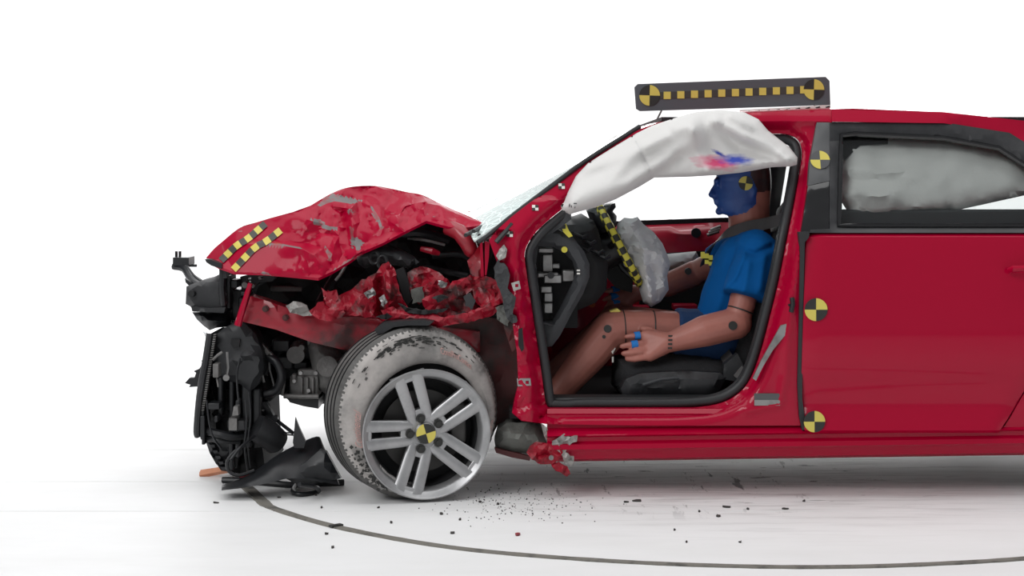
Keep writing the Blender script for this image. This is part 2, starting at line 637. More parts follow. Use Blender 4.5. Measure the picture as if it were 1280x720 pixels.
def glass(name, tint, haze=0.0, crack=False):
    m = bpy.data.materials.new(name)
    m.use_nodes = True
    nt = m.node_tree
    nt.nodes.clear()
    out = nt.nodes.new('ShaderNodeOutputMaterial')
    tr = nt.nodes.new('ShaderNodeBsdfTransparent')
    tr.inputs[0].default_value = (*tint, 1)
    gl = nt.nodes.new('ShaderNodeBsdfGlossy')
    gl.inputs['Roughness'].default_value = 0.04
    fr = nt.nodes.new('ShaderNodeFresnel')
    fr.inputs[0].default_value = 1.35
    mx = nt.nodes.new('ShaderNodeMixShader')
    nt.links.new(fr.outputs[0], mx.inputs[0])
    nt.links.new(tr.outputs[0], mx.inputs[1])
    nt.links.new(gl.outputs[0], mx.inputs[2])
    last = mx.outputs[0]
    if crack:
        tc = nt.nodes.new('ShaderNodeTexCoord')
        v = nt.nodes.new('ShaderNodeTexVoronoi')
        v.feature = 'DISTANCE_TO_EDGE'
        v.inputs['Scale'].default_value = 26
        nt.links.new(tc.outputs['Object'], v.inputs['Vector'])
        r = nt.nodes.new('ShaderNodeMapRange')
        r.inputs['From Min'].default_value = 0.10
        r.inputs['From Max'].default_value = 0.0
        nt.links.new(v.outputs['Distance'], r.inputs['Value'])
        v2 = nt.nodes.new('ShaderNodeTexNoise')
        v2.inputs['Scale'].default_value = 16
        v2.inputs['Detail'].default_value = 8
        nt.links.new(tc.outputs['Object'], v2.inputs['Vector'])
        sp = nt.nodes.new('ShaderNodeSeparateXYZ')
        nt.links.new(tc.outputs['Object'], sp.inputs[0])
        g = nt.nodes.new('ShaderNodeMapRange')       # the cracks gather low down, above the cowl
        g.inputs['From Min'].default_value = 1.16
        g.inputs['From Max'].default_value = 0.98
        nt.links.new(sp.outputs['Z'], g.inputs['Value'])
        ad = nt.nodes.new('ShaderNodeMath')
        ad.operation = 'MULTIPLY_ADD'
        nt.links.new(v2.outputs['Fac'], ad.inputs[0])
        ad.inputs[1].default_value = 0.9
        nt.links.new(r.outputs['Result'], ad.inputs[2])
        mu = nt.nodes.new('ShaderNodeMath')
        mu.operation = 'MULTIPLY'
        mu.use_clamp = True
        nt.links.new(ad.outputs[0], mu.inputs[0])
        nt.links.new(g.outputs['Result'], mu.inputs[1])
        mm = nt.nodes.new('ShaderNodeMath')
        mm.operation = 'MULTIPLY_ADD'
        mm.use_clamp = True
        nt.links.new(mu.outputs[0], mm.inputs[0])
        mm.inputs[1].default_value = 0.8
        mm.inputs[2].default_value = haze
        df = nt.nodes.new('ShaderNodeBsdfDiffuse')
        df.inputs[0].default_value = (0.80, 0.90, 0.88, 1)
        m2 = nt.nodes.new('ShaderNodeMixShader')
        nt.links.new(mm.outputs[0], m2.inputs[0])
        nt.links.new(last, m2.inputs[1])
        nt.links.new(df.outputs[0], m2.inputs[2])
        last = m2.outputs[0]
    nt.links.new(last, out.inputs[0])
    return m


M['windshield'] = glass('cracked_windshield_glass', (0.95, 0.99, 0.99), 0.2, True)
M['window'] = glass('door_window_glass', (0.95, 0.965, 0.96))


def floor_material():
    m = mat('white_floor_paint', (0.80, 0.80, 0.80), 0.6, spec=0.2)
    nt = m.node_tree
    b = nt.nodes['Principled BSDF']
    tc = [n for n in nt.nodes if n.type == 'TEX_COORD'][0]

    def layer(prev, scale, stretch, lo, hi, col, rot=0.0, zone=None, amount=1.0):
        mp = nt.nodes.new('ShaderNodeMapping')
        mp.inputs['Scale'].default_value = stretch
        mp.inputs['Rotation'].default_value = (0, 0, rot)
        nt.links.new(tc.outputs['Object'], mp.inputs['Vector'])
        n = nt.nodes.new('ShaderNodeTexNoise')
        n.inputs['Scale'].default_value = scale
        n.inputs['Detail'].default_value = 7
        n.inputs['Roughness'].default_value = 0.65
        nt.links.new(mp.outputs['Vector'], n.inputs['Vector'])
        r = nt.nodes.new('ShaderNodeMapRange')
        r.inputs['From Min'].default_value = lo
        r.inputs['From Max'].default_value = hi
        r.inputs['To Max'].default_value = amount
        nt.links.new(n.outputs['Fac'], r.inputs['Value'])
        fac = r.outputs['Result']
        if zone:
            s = nt.nodes.new('ShaderNodeVectorMath')
            s.operation = 'DISTANCE'
            nt.links.new(tc.outputs['Object'], s.inputs[0])
            s.inputs[1].default_value = zone[0]
            z = nt.nodes.new('ShaderNodeMapRange')
            z.inputs['From Min'].default_value = zone[2]
            z.inputs['From Max'].default_value = zone[1]
            nt.links.new(s.outputs['Value'], z.inputs['Value'])
            k = nt.nodes.new('ShaderNodeMath')
            k.operation = 'MULTIPLY'
            nt.links.new(fac, k.inputs[0])
            nt.links.new(z.outputs['Result'], k.inputs[1])
            fac = k.outputs[0]
        x = nt.nodes.new('ShaderNodeMix')
        x.data_type = 'RGBA'
        if prev: nt.links.new(prev, x.inputs['A'])
        else: x.inputs['A'].default_value = (0.80, 0.80, 0.80, 1)
        x.inputs['B'].default_value = (*col, 1)
        nt.links.new(fac, x.inputs['Factor'])
        return x.outputs['Result']

    p = layer(None, 1.2, (1, 2.5, 1), 0.4, 0.75, (0.70, 0.70, 0.69), amount=0.6)
    p = layer(p, 9, (0.25, 2.2, 1), 0.50, 0.66, (0.40, 0.39, 0.385), 0.06, ((0.9, 0.75, 0), 0.5, 1.6), 0.8)      # tyre scuffs under the sill
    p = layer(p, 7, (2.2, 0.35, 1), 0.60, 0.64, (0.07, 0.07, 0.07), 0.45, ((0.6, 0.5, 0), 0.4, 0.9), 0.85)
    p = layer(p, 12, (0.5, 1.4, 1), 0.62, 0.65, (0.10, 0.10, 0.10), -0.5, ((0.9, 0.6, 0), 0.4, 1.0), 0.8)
    p = layer(p, 45, (1, 1, 1), 0.70, 0.74, (0.16, 0.15, 0.14), 0, ((0.1, -0.1, 0), 0.2, 0.9), 0.9)             # grit round the wheel
    p = layer(p, 30, (1, 1, 1), 0.74, 0.78, (0.35, 0.35, 0.34), 0, None, 0.6)
    nt.links.new(p, b.inputs['Base Color'])
    return m


M['floor'] = floor_material()
M['wall'] = mat('white_backdrop_paint', (0.86, 0.86, 0.86), 0.8)
M['joint'] = mat('dark_floor_joint', (0.22, 0.215, 0.21), 0.9)

# ------------------------------------------------------------------ the setting
bm = NB()
box(bm, (0, 2.0, -0.06), (30, 24, 0.1))
floor = tag(obj('floor', bm, M['joint'], None, 0), kind='structure')
gap = 0.006


def slab(x0, x1, d0, d1):
    bm = NB()
    y0, y1 = d0 - CAMD, d1 - CAMD
    box(bm, ((x0 + x1) / 2, (y0 + y1) / 2, -0.005), (x1 - x0 - gap, y1 - y0 - gap, 0.01))
    return obj('floor_slab', bm, M['floor'], floor, 0, bevel=0.0015)


def dof(py): return FPX * CAMH / (py - HY)


edges = [-2.0, dof(639), dof(602), dof(562), 14.2]
for i, (d0, d1) in enumerate(zip(edges, edges[1:])):
    if i == 0:
        slab(-15, 15, d0, d1)
    else:
        slab(-15, 15, d0, d1)

bm = NB()      # white cyclorama: wall and curved foot in one sweep
prof = [(14.3 - CAMD - 1.0, 0.0)] + [(14.3 - CAMD - 1.0 + math.sin(a) * 1.0, 1.0 - math.cos(a)) for a in [k / 10 * math.pi / 2 for k in range(1, 11)]] + [(14.3 - CAMD, 9.0)]
loft(bm, [[Vector((x, y, z)) for y, z in prof] for x in (-15, 15)])
thicken(bm, (0, 0.1, -0.02))
tag(obj('wall_back', bm, M['wall'], None, 40), kind='structure')

# curved joint strip of the turntable
arc = spline([(296, 600), (312, 612), (327, 626), (345, 637), (420, 659), (530, 680), (640, 693), (800, 704), (950, 709), (1067, 709), (1180, 705), (1290, 698), (1420, 684)], 90)
bm = NB()
top = []
for k, (x, y) in enumerate(arc):
    d = dof(y)
    top.append(Vector(((x - CX) * d / FPX, d - CAMD, 0.0)))
rows = []
for k, p in enumerate(top):
    t = (top[min(k + 1, len(top) - 1)] - top[max(k - 1, 0)]).normalized()
    n = Vector((-t.y, t.x, 0))
    w = 0.021 + 0.004 * noise.noise(Vector((k * 0.7, 0, 0))) + (0.006 if k < 20 else 0)
    rows.append([p + n * w + Vector((0, 0, -0.004)), p + n * w * 0.8 + Vector((0, 0, 0.004)), p - n * w * 0.8 + Vector((0, 0, 0.005)), p - n * w + Vector((0, 0, -0.004))])
loft(bm, rows)
tr1 = tag(obj('trim_1', bm, M['rubber_strip'], None, 30), kind='structure')
bm = NB(); p = P(420, 659, dof(659) - CAMD); box(bm, (p.x, p.y, .006), (.022, .045, .006), Matrix.Rotation(-.9, 3, 'Z')); obj('dark_patch', bm, M['tape_black'], tr1, 0)

# ------------------------------------------------------------------ the car
car = empty('car', (0.6, 0.875, 0), 'red four-door car with a crushed front end and the driver door taken off', 'car')


def body_y(py):
    return interp([(120, 0.34), (135, 0.29), (150, 0.262), (180, 0.222), (230, 0.14), (290, 0.045), (320, 0.03), (600, 0.03)], py)


opening = [(702, 262), (678, 282), (664, 298), (656, 316), (658, 340), (664, 380), (670, 420), (676, 460), (680, 490), (683, 505), (692, 511), (740, 511), (800, 511), (860, 510), (898, 505),
           (922, 493), (938, 474), (951, 440), (963, 395), (974, 350), (984, 300), (993, 255), (1000, 215), (1003, 192), (999, 177), (988, 169), (970, 167), (930, 169),
           (870, 172), (830, 178), (785, 200), (740, 234)]
op_s = spline(opening, 150, True)

# side frame (A-pillar, hinge pillar, roof rail, lock pillar) round the door opening
outer = [(640, 516), (652, 526), (683, 530), (800, 532), (1003, 532), (1003, 420), (1003, 310), (1012, 288), (1040, 285), (1040, 200), (1040, 137), (1000, 138), (940, 141), (845, 150), (797, 163),
         (745, 192), (690, 233.5), (660, 255), (640, 270.5), (623, 286), (611, 300), (624, 335), (634, 355), (640, 400), (646, 440), (648, 480), (643, 500)]


def frame_depth(x, y, d):
    dh = seg_dist(x, y, op_s)
    v = body_y(y) + 0.035 * (1 - smooth(2, 12, dh))
    v -= 0.018 * smooth(8, 20, dh) * (1 if y > 250 else 0.3)
    if y < 152: v += 0.0
    if y < 157 and x > 900: v -= 0.018 * smooth(157, 153, y)
    if x < 700 and y > 290:     # bent, buckled hinge pillar
        v += 0.028 * crumple(x, y, 3) * smooth(300, 380, y) + 0.012 * crumple(x * 2.2, y * 2.2, 5) * smooth(450, 500, y)
        v += 0.03 * smooth(650, 630, x)
    if x > 930 and y > 300:     # pressed recess in the lock pillar and its swage line
        line = [(1001, 300), (992, 360), (984, 420), (981, 470), (974, 505), (930, 514)]
        v -= 0.010 * math.exp(-(seg_dist(x, y, line, False) / 5) ** 2)
    return v


bm = NB()
relief(bm, outer, frame_depth, 0.06, [op_s], 4.2, 0.05, seed=4)
side_frame = obj('side_frame', bm, M['red'], car, 40)

# pillar details
bm = NB(); relief(bm, [(618, 335), (622, 326), (631, 330), (637, 345), (634, 362), (644, 372), (641, 392), (648, 402), (640, 405), (634, 398), (629, 385), (627, 372), (620, 352)],
                  lambda x, y, d: 0.0 + 0.012 * crumple(x * 3, y * 3, 2), 0.05, step=5, seed=3, ragged=1.5)
obj('foam_pad', bm, M['foam_dark'], car, 20)
bm = NB(); relief(bm, [(624, 312), (630, 306), (634, 312), (632, 322), (624, 326), (620, 320)], lambda x, y, d: 0.012 + .008 * crumple(x * 5, y * 5, 8), 0.03, step=3, seed=2)
obj('grey_clip', bm, M['torn'], car, 20)
bm = NB(); relief(bm, [(639, 354), (649, 351), (651, 361), (642, 364)], 0.0, 0.01, [[(644, 355), (648, 355), (648, 359), (644, 359)]], step=4)
obj('hinge_plate', bm, M['torn'], car, 30)
bm = NB(); relief(bm, [(646, 473), (663, 473), (664, 482), (647, 483)], -0.004, 0.012, [[(650, 476), (653, 476), (653, 479), (650, 479)], [(657, 476), (661, 476), (661, 480), (657, 480)]], step=4)
obj('hinge_plate', bm, M['steel'], car, 30)
bm = NB(); relief(bm, [(648, 412), (653, 410), (655, 436), (652, 440), (648, 432)], -0.008, 0.02, step=5)
obj('hinge_slot', bm, M['blacker'], car, 30)
bm = NB(); relief(bm, [(976, 407), (985, 404), (984, 416), (966, 438), (954, 458), (945, 476), (941, 473), (952, 450), (962, 432)], lambda x, y, d: 0.005, 0.012, step=6)
obj('striker_strip', bm, M['steel'], car, 30, label='bare silver strip on the lock pillar')
bm = NB(); relief(bm, [(943, 492), (975, 492), (975, 500), (943, 500)], 0.004, 0.008, step=6, mi=0); relief(bm, [(943, 500), (975, 500), (975, 507), (943, 507)], 0.003, 0.008, step=6, mi=1)
obj('plate_label', bm, [M['trim'], M['steel']], car, 30, label='grey and silver label on the red sill corner')
bm = NB()
ptube(bm, [(968, 377, .1), (978, 378, .06), (989, 382, .0)], 0.007, 8)
tube(bm, [P(990, 372, .0), P(991, 380, -.004), P(989, 390, 0)], 0.009, 8)
obj('door_check_strap', bm, M['black'], car)

# door rubber seal
bm = NB()
inner = spline(opening, 150, True)
cx = sum(p[0] for p in inner) / 150; cy = sum(p[1] for p in inner) / 150
ring = []
for k in range(150):
    a, b = Vector(inner[k - 1]), Vector(inner[(k + 1) % 150])
    t = (b - a).normalized()
    n = Vector((-t.y, t.x))
    if not inside(*(Vector(inner[k]) + n * 3), inner): n = -n
    q = Vector(inner[k]) + n * (7.0 if inner[k][0] > 720 else 6)
    ring.append(P(q.x, q.y, body_y(q.y) + 0.055))
tube(bm, ring, 0.0175, 12, closed=True)
obj('door_seal', bm, M['seal'], car, 60)
bm = NB()
ring2 = [v + Vector((0, 0.05, 0)) + (Vector((P(cx, cy, .1).x, v.y, P(cx, cy, .1).z)) - v).normalized() * 0.003 for v in ring]
tube(bm, ring2, 0.011, 10, closed=True)
obj('inner_door_seal', bm, M['seal'], car, 60)

# sill under the door opening
bm = NB()
rows = []
for y, d in ((509, .075), (511, .045), (517, .030), (519, .034), (531, .036), (535, .033), (545, -.006), (547, .012), (552, .014), (556, -.002), (562, -.006), (564, .008), (574, .03), (577, .07), (577, .16)):
    rows.append([P(x, y - (x - 700) * 0.014 * smooth(515, 545, y), d) for x in [684 + (1281 - 684) * k / 24 for k in range(25)]])
loft(bm, rows)
thicken(bm, (0, 0.05, 0.0))
obj('sill', bm, M['red'], car, 28)

# torn end of the sill behind the front wheel
bm = NB(); relief(bm, [(622, 536), (634, 529), (660, 528), (676, 532), (686, 545), (690, 556), (683, 566), (664, 568), (640, 566), (620, 562), (618, 550)],
                  lambda x, y, d: 0.10 - .05 * min(1, d / 14) + .012 * crumple(x * 2, y * 2, 4), 0.10, step=6, seed=9, ragged=1)
obj('sill_end', bm, M['foam'], car, 25, label='grey torn end of the sill')
bm = NB(); relief(bm, [(676, 529), (684, 535), (689, 550), (687, 560), (680, 545)], lambda x, y, d: 0.02 + .01 * crumple(x * 4, y * 4, 4), 0.008, step=4, seed=2)
relief(bm, [(690, 551), (700, 545), (706, 542), (712, 546), (722, 545), (721, 552), (712, 556), (706, 566), (718, 571), (715, 582), (706, 578), (700, 566), (692, 560)],
       lambda x, y, d: -0.005 + .02 * crumple(x * 4, y * 4, 6), 0.008, step=5, seed=5, ragged=1)
obj('torn_metal', bm, M['torn'], car, 15, label='pale torn metal at the sill tip')
bm = NB(); relief(bm, [(662, 557), (672, 552), (686, 554), (699, 558), (703, 565), (698, 575), (690, 581), (676, 580), (664, 574), (659, 566)], lambda x, y, d: -0.012 + .02 * crumple(x * 3, y * 3, 7), 0.010, step=5, seed=6, ragged=1)
relief(bm, [(689, 581), (699, 578), (710, 584), (714, 593), (708, 595), (694, 589)], lambda x, y, d: -0.012 + .015 * crumple(x * 3, y * 3, 8), 0.008, step=5, seed=7, ragged=1)
obj('torn_sill_cover', bm, M['red_worn'], car, 18, label='shredded red sill cover hanging behind the wheel')
bm = NB(); disc(bm, P(689, 572, -.035), (0, -1, 0), 0.009, 0.012); obj('bolt', bm, M['steel'], car)
bm = NB(); relief(bm, [(618, 560), (640, 565), (664, 571), (662, 576), (640, 572), (620, 566)], 0.07, 0.03, step=7); obj('lower_lip', bm, M['red_dark'], car)

# lock pillar cladding
bm = NB()
relief(bm, [(1021, 153), (1038, 153), (1037, 226), (1010, 232), (1012, 205)], lambda x, y, d: body_y(y) - 0.030 + .006 * (1 - smooth(0, 3, d)), 0.03, step=8, jitter=.1)
pc = obj('pillar_cover', bm, M['trim'], car, 30, label='grey film on the upper lock pillar')
bm = NB(); relief(bm, [(1010, 232), (1037, 226), (1037, 290), (1001, 290)], lambda x, y, d: body_y(y) - 0.028 + .006 * (1 - smooth(0, 3, d)), 0.03, step=8, jitter=.1)
obj('pillar_panel', bm, M['gloss_black'], car, 30, label='gloss black lower part of the lock pillar')
bm = NB(); relief(bm, [(998, 290), (1012, 290), (1011, 297), (1006, 303), (1003, 420), (1003, 500), (1008, 536), (1003, 538), (999, 520), (997, 480), (999, 400), (1000, 310)], lambda x, y, d: -0.004, 0.03, step=8, jitter=.1)
obj('door_edge_seal', bm, M['seal'], car, 30)

# rear door
door = None
xl = [(290, 1014), (296, 1009), (305, 1007), (400, 1004), (500, 1001), (530, 1003), (541, 1007)]
xr = [(290, 1332), (400, 1326), (440, 1310), (480, 1285), (520, 1262), (541, 1248)]
rows = []
for y, d in ((290, .05), (292, .028), (296, .012), (310, .004), (330, -.004), (365, -.014), (400, -.02), (440, -.021), (464, -.019), (474, -.008), (482, -.004), (503, .004), (508, .004), (510, .001), (525, -.009), (538, -.018), (541, -.004)):
    a, b = interp(xl, y), interp(xr, y)
    rows.append([P(lerp(a, b, k / 24), y, d + 0.012 * (1 - smooth(0, 5, min(k / 24 * (b - a), (1 - k / 24) * (b - a))))) for k in range(25)])
bm = NB(); loft(bm, rows); thicken(bm, (0, 0.06, 0))
door = obj('rear_door', bm, M['red'], car, 30)
bm = NB()
tube(bm, [P(1262, 338, -.02), P(1266, 336, -.045), P(1300, 335, -.045), P(1304, 337, -.02)], 0.011, 10)
obj('door_handle', bm, M['red'], door)
# door window frame, seal, glass
wf_o = [(1037, 153), (1067, 153), (1180, 153), (1262, 166), (1323, 204), (1337, 291), (1180, 291), (1012, 291), (1013, 287), (1037, 286)]
wf_i = [(1050, 168), (1067, 166), (1180, 171), (1250, 184), (1300, 216), (1312, 284), (1180, 284), (1047, 284)]
bm = NB()
relief(bm, wf_o, lambda x, y, d: body_y(y) - 0.026 + 0.012 * (1 - smooth(0, 5, seg_dist(x, y, wf_i))), 0.035, [wf_i], 8, .1)
fr = obj('window_frame', bm, M['charcoal'], door, 30, label='black rear door window frame')
wi = [(x + (1.5 if x < 1100 else -1.5), y + (1.5 if y < 240 else -1.5)) for x, y in wf_i]
bm = NB(); tube(bm, [P(x, y, body_y(y) - .012) for x, y in densify(wi, 12)], 0.010, 8, closed=True)
obj('window_seal', bm, M['gloss_black'], door)
bm = NB(); relief(bm, wf_i, lambda x, y, d: body_y(y) + 0.002, 0.004, step=14)
obj('window_glass', bm, M['window'], door, 30)
# deployed side bag behind the rear glass
bm = NB()
pillow(bm, [(1046, 180), (1056, 168), (1100, 168), (1200, 172), (1290, 195), (1300, 240), (1200, 262), (1100, 270), (1062, 268), (1050, 250)], lambda x, y: body_y(y) + 0.12, 0.07, 30,
       lambda x, y: 0.012 * crumple(x, y, 9) + creases(x, y, [([(1045, 215), (1070, 212), (1150, 220)], .03, 5), ([(1050, 250), (1067, 240), (1120, 245)], .03, 6)]), 8, 3)
obj('rear_curtain_airbag', bm, M['bag'], car, 60, label='white curtain airbag behind the rear door glass')
bm = NB(); pbox(bm, 1030, 262, 1330, 300, .17, .24); obj('rear_door_lining', bm, M['dash'], car, bevel=.01)
bm = NB(); relief(bm, [(1056, 200), (1075, 182), (1110, 180), (1110, 172), (1050, 170), (1046, 196)], lambda x, y, d: body_y(y) + .05, .02, step=8); obj('rear_grab_handle', bm, M['fabric'], car)
# target discs on door and pillar
for (x, y, r, y0) in ((1020, 387, 14.2, -.022), (1018, 527, 13.3, -.018)):
    obj('target_marker', target_mesh(P(x, y, y0), (0, -1, 0), (0, 0, 1), r / 340), [M['yellow'], M['tape_black']], door, 30, label='yellow and black quartered target %s' % ('high on the rear door' if y < 450 else 'at the lower front corner of the rear door'))
obj('target_marker', target_mesh(P(1025, 200, body_y(200) - .034), (0, -1, .42), (0, 0, 1), 12.2 / 332), [M['yellow'], M['trim']], car, 30, label='yellow quarters on the grey lock pillar')

# rear body beyond the rear door
bm = NB()
arch = [(1400 + 118 * math.cos(a), 520 - 118 * math.sin(a)) for a in [math.pi * (1.05 - 1.1 * k / 20) for k in range(21)]]
relief(bm, [(1250, 541), (1264, 520), (1287, 480), (1312, 440), (1328, 400), (1336, 292), (1322, 205), (1262, 168), (1180, 154), (1040, 152), (1040, 137), (1180, 140), (1290, 152), (1370, 188),
            (1440, 240), (1640, 262), (1664, 300), (1668, 420), (1655, 520), (1530, 540)] + arch[::-1],
       lambda x, y, d: body_y(y) - 0.02 + (0.30 * smooth(1560, 1668, x)) - (0.018 * smooth(157, 153, y) if y < 157 else 0), 0.05, step=14, jitter=.1)
obj('rear_quarter_panel', bm, M['red'], car, 35)
bm = NB(); relief(bm, [(1336, 215), (1360, 222), (1400, 252), (1402, 284), (1345, 288)], lambda x, y, d: body_y(y) - .032, .02, step=10); obj('quarter_window', bm, M['gloss_black'], car)

# roof skin
bm = NB()
rows = []
line = [(799, 161.5), (820, 154), (845, 149.5), (900, 143), (945, 140), (1000, 137.5), (1067, 135.5), (1180, 140), (1290, 152), (1350, 178)]
for x, y in line:
    n0 = P(x, y, 0.27)
    row = []
    for k in range(15):
        s = k / 14
        q = 0.004 + .010 * smooth(799, 900, x)
        row.append(Vector((n0.x - 0.006 * 4 * s * (1 - s), lerp(0.27, 1.48, s), n0.z + q * (1 - (2 * s - 1) ** 4))))
    rows.append(row)
loft(bm, rows); thicken(bm, (0, 0, -0.02))
obj('roof', bm, M['red'], car, 40)
bm = NB(); box(bm, (P(960, 150, .87).x + .25, .875, 1.405), (1.5, 1.15, .015)); obj('headliner', bm, M['fabric'], car, 0)

# windshield: bulges forward between the pillars
rows = []
for i in range(17):
    t = i / 16
    n = P(lerp(592, 799, t), lerp(301, 161, t), lerp(.10, .27, t))
    row = []
    for k in range(21):
        s = k / 20
        b = 1 - (2 * s - 1) ** 2
        bb = b ** 0.8 * lerp(0.095, 0.006, t)
        row.append(Vector((n.x - 0.56 * bb, lerp(n.y, 1.75 - n.y, s), n.z + 0.83 * bb)))
    rows.append(row)
bm = NB(); loft(bm, rows); thicken(bm, (0.003, 0, -0.005))
obj('windshield', bm, M['windshield'], car, 60)
bm = NB()
ptube(bm, [(597, 303, .06), (612, 293, .07), (640, 270, .09), (690, 232, .13), (735, 199, .18), (800, 158, .25)], 0.009, 8, 40)
obj('windshield_seal', bm, M['seal'], car)
bm = NB()
ptube(bm, [(620, 303, .03), (634, 287, .04), (640, 280, .05)], 0.01, 6)
for x, y in ((590, 300), (600, 295), (607, 301), (613, 306)):
    ptube(bm, [(x - 8, y - 6, .12), (x + 10, y - 16, .3)], 0.008, 6)
obj('cowl_trim', bm, M['black'], car)
# far windshield pillar and far side of the body
bm = NB()
tube(bm, [Vector((n[0].x, 1.75 - .10 - .17 * i / 16 + .02, n[0].z - .012)) for i, n in enumerate(rows)], 0.02, 8)
obj('far_windshield_pillar', bm, M['bag'], car)
for name, x0, y0, x1, y1 in (('far_lock_pillar', 963, 205, 969, 290),):
    bm = NB(); relief(bm, [(958, 190), (986, 190), (972, 278), (948, 278)], 1.52, .06, step=12); obj(name, bm, M['dash'], car, label='dark far lock pillar beside the headrest')
bm = NB(); relief(bm, [(975, 190), (1300, 190), (1350, 278), (965, 278)], 1.5, .004, step=20); obj('far_rear_window', bm, M['window'], car)
bm = NB(); relief(bm, [(805, 168), (1330, 160), (1330, 184), (1250, 178), (960, 176), (830, 180)], 1.47, .05, step=20); obj('far_roof_rail', bm, M['red'], car)
# far front door seen from inside: red strip, dark pocket
bm = NB(); relief(bm, [(700, 279), (905, 272), (990, 272), (1330, 275), (1330, 286), (990, 282), (905, 282), (800, 285), (700, 288)], 1.57, .06, step=12); obj('far_window_sill', bm, M['black'], car)
bm = NB()
relief(bm, [(690, 284), (800, 282), (905, 278), (1330, 280), (1330, 462), (690, 462)], lambda x, y, d: 1.49 + .07 * smooth(293, 282, y) + .02 * math.sin(x * .05) * smooth(300, 330, y), .06, step=14)
far_door = obj('far_front_door', bm, M['red_in'], car, 40, label='bare red inner skin of the far front door')
bm = NB(); disc(bm, P(870, 291, 1.49), (0, -1, 0), .022, .02); obj('grommet', bm, M['charcoal'], far_door)
bm = NB()
for k in range(3): tube(bm, [P(884 + 2 * k, 294 - 3 * k, 1.47), P(899 + k, 287 - 3 * k + 2, 1.46)], .008, 8)
obj('latch_lever', bm, M['steel'], far_door)
bm = NB(); relief(bm, [(800, 318), (880, 314), (905, 318), (905, 420), (800, 420)], 1.45, .05, step=14)
obj('door_pocket', bm, M['carpet'], far_door)
bm = NB(); bm.free()
for q in ((842, 381, 872, 388), (745, 340, 772, 350), (792, 383, 812, 392)):
    bm = NB(); pbox(bm, *q, 1.3, 1.4); obj('red_bracket', bm, M['red_in'], car, bevel=.004)
# cabin tub
bm = NB()
box(bm, ((P(650, 500, .1).x + 2.1) / 2, .87, .295), (2.15, 1.56, .03))
obj('cabin_floor', bm, M['carpet'], car, 0)
bm = NB(); box(bm, (-.02, .98, .62), (.03, 1.28, .66))
obj('firewall', bm, M['blacker'], car, 0)
bm = NB(); box(bm, (2.1, .87, .62), (.08, 1.5, .8)); obj('rear_bulkhead', bm, M['carpet'], car, 0)
bm = NB(); box(bm, (.9, 1.66, .54), (2.9, .05, .52)); obj('far_body_side', bm, M['red'], car, 0, bevel=.02)
bm = NB(); box(bm, (1.2, .87, .274), (1.8, 1.5, .012)); obj('underbody', bm, M['torn'], car, 0)  # pale metal chosen to bounce light onto the floor beneath
bm = NB()
box(bm, (2.45, .9, .55), (.7, 1.3, .5))
obj('boot_floor', bm, M['blacker'], car, 0)
bm = NB()
rows = []
for x, y in ((1345, 176), (1440, 238), (1640, 258), (1672, 300), (1674, 430), (1650, 545)):
    n0 = P(x, y, .25)
    rows.append([Vector((n0.x, lerp(.12, 1.63, k / 10), n0.z + .03 * (1 - (k / 5 - 1) ** 2))) for k in range(11)])
loft(bm, rows); thicken(bm, (-.02, 0, -.01)); obj('tail_panel', bm, M['red'], car, 50)

# ------------------------------------------------------------------ wheels
def text_mesh(s, size):
    cu = bpy.data.curves.new('lettering', 'FONT')
    cu.body, cu.size, cu.align_x = s, size, 'CENTER'
    cu.extrude = 0.0012
    o = bpy.data.objects.new('lettering', cu)
    sc.collection.objects.link(o)
    bpy.context.view_layer.update()
    me = bpy.data.meshes.new_from_object(o.evaluated_get(bpy.context.evaluated_depsgraph_get()))
    bpy.data.objects.remove(o)
    return me


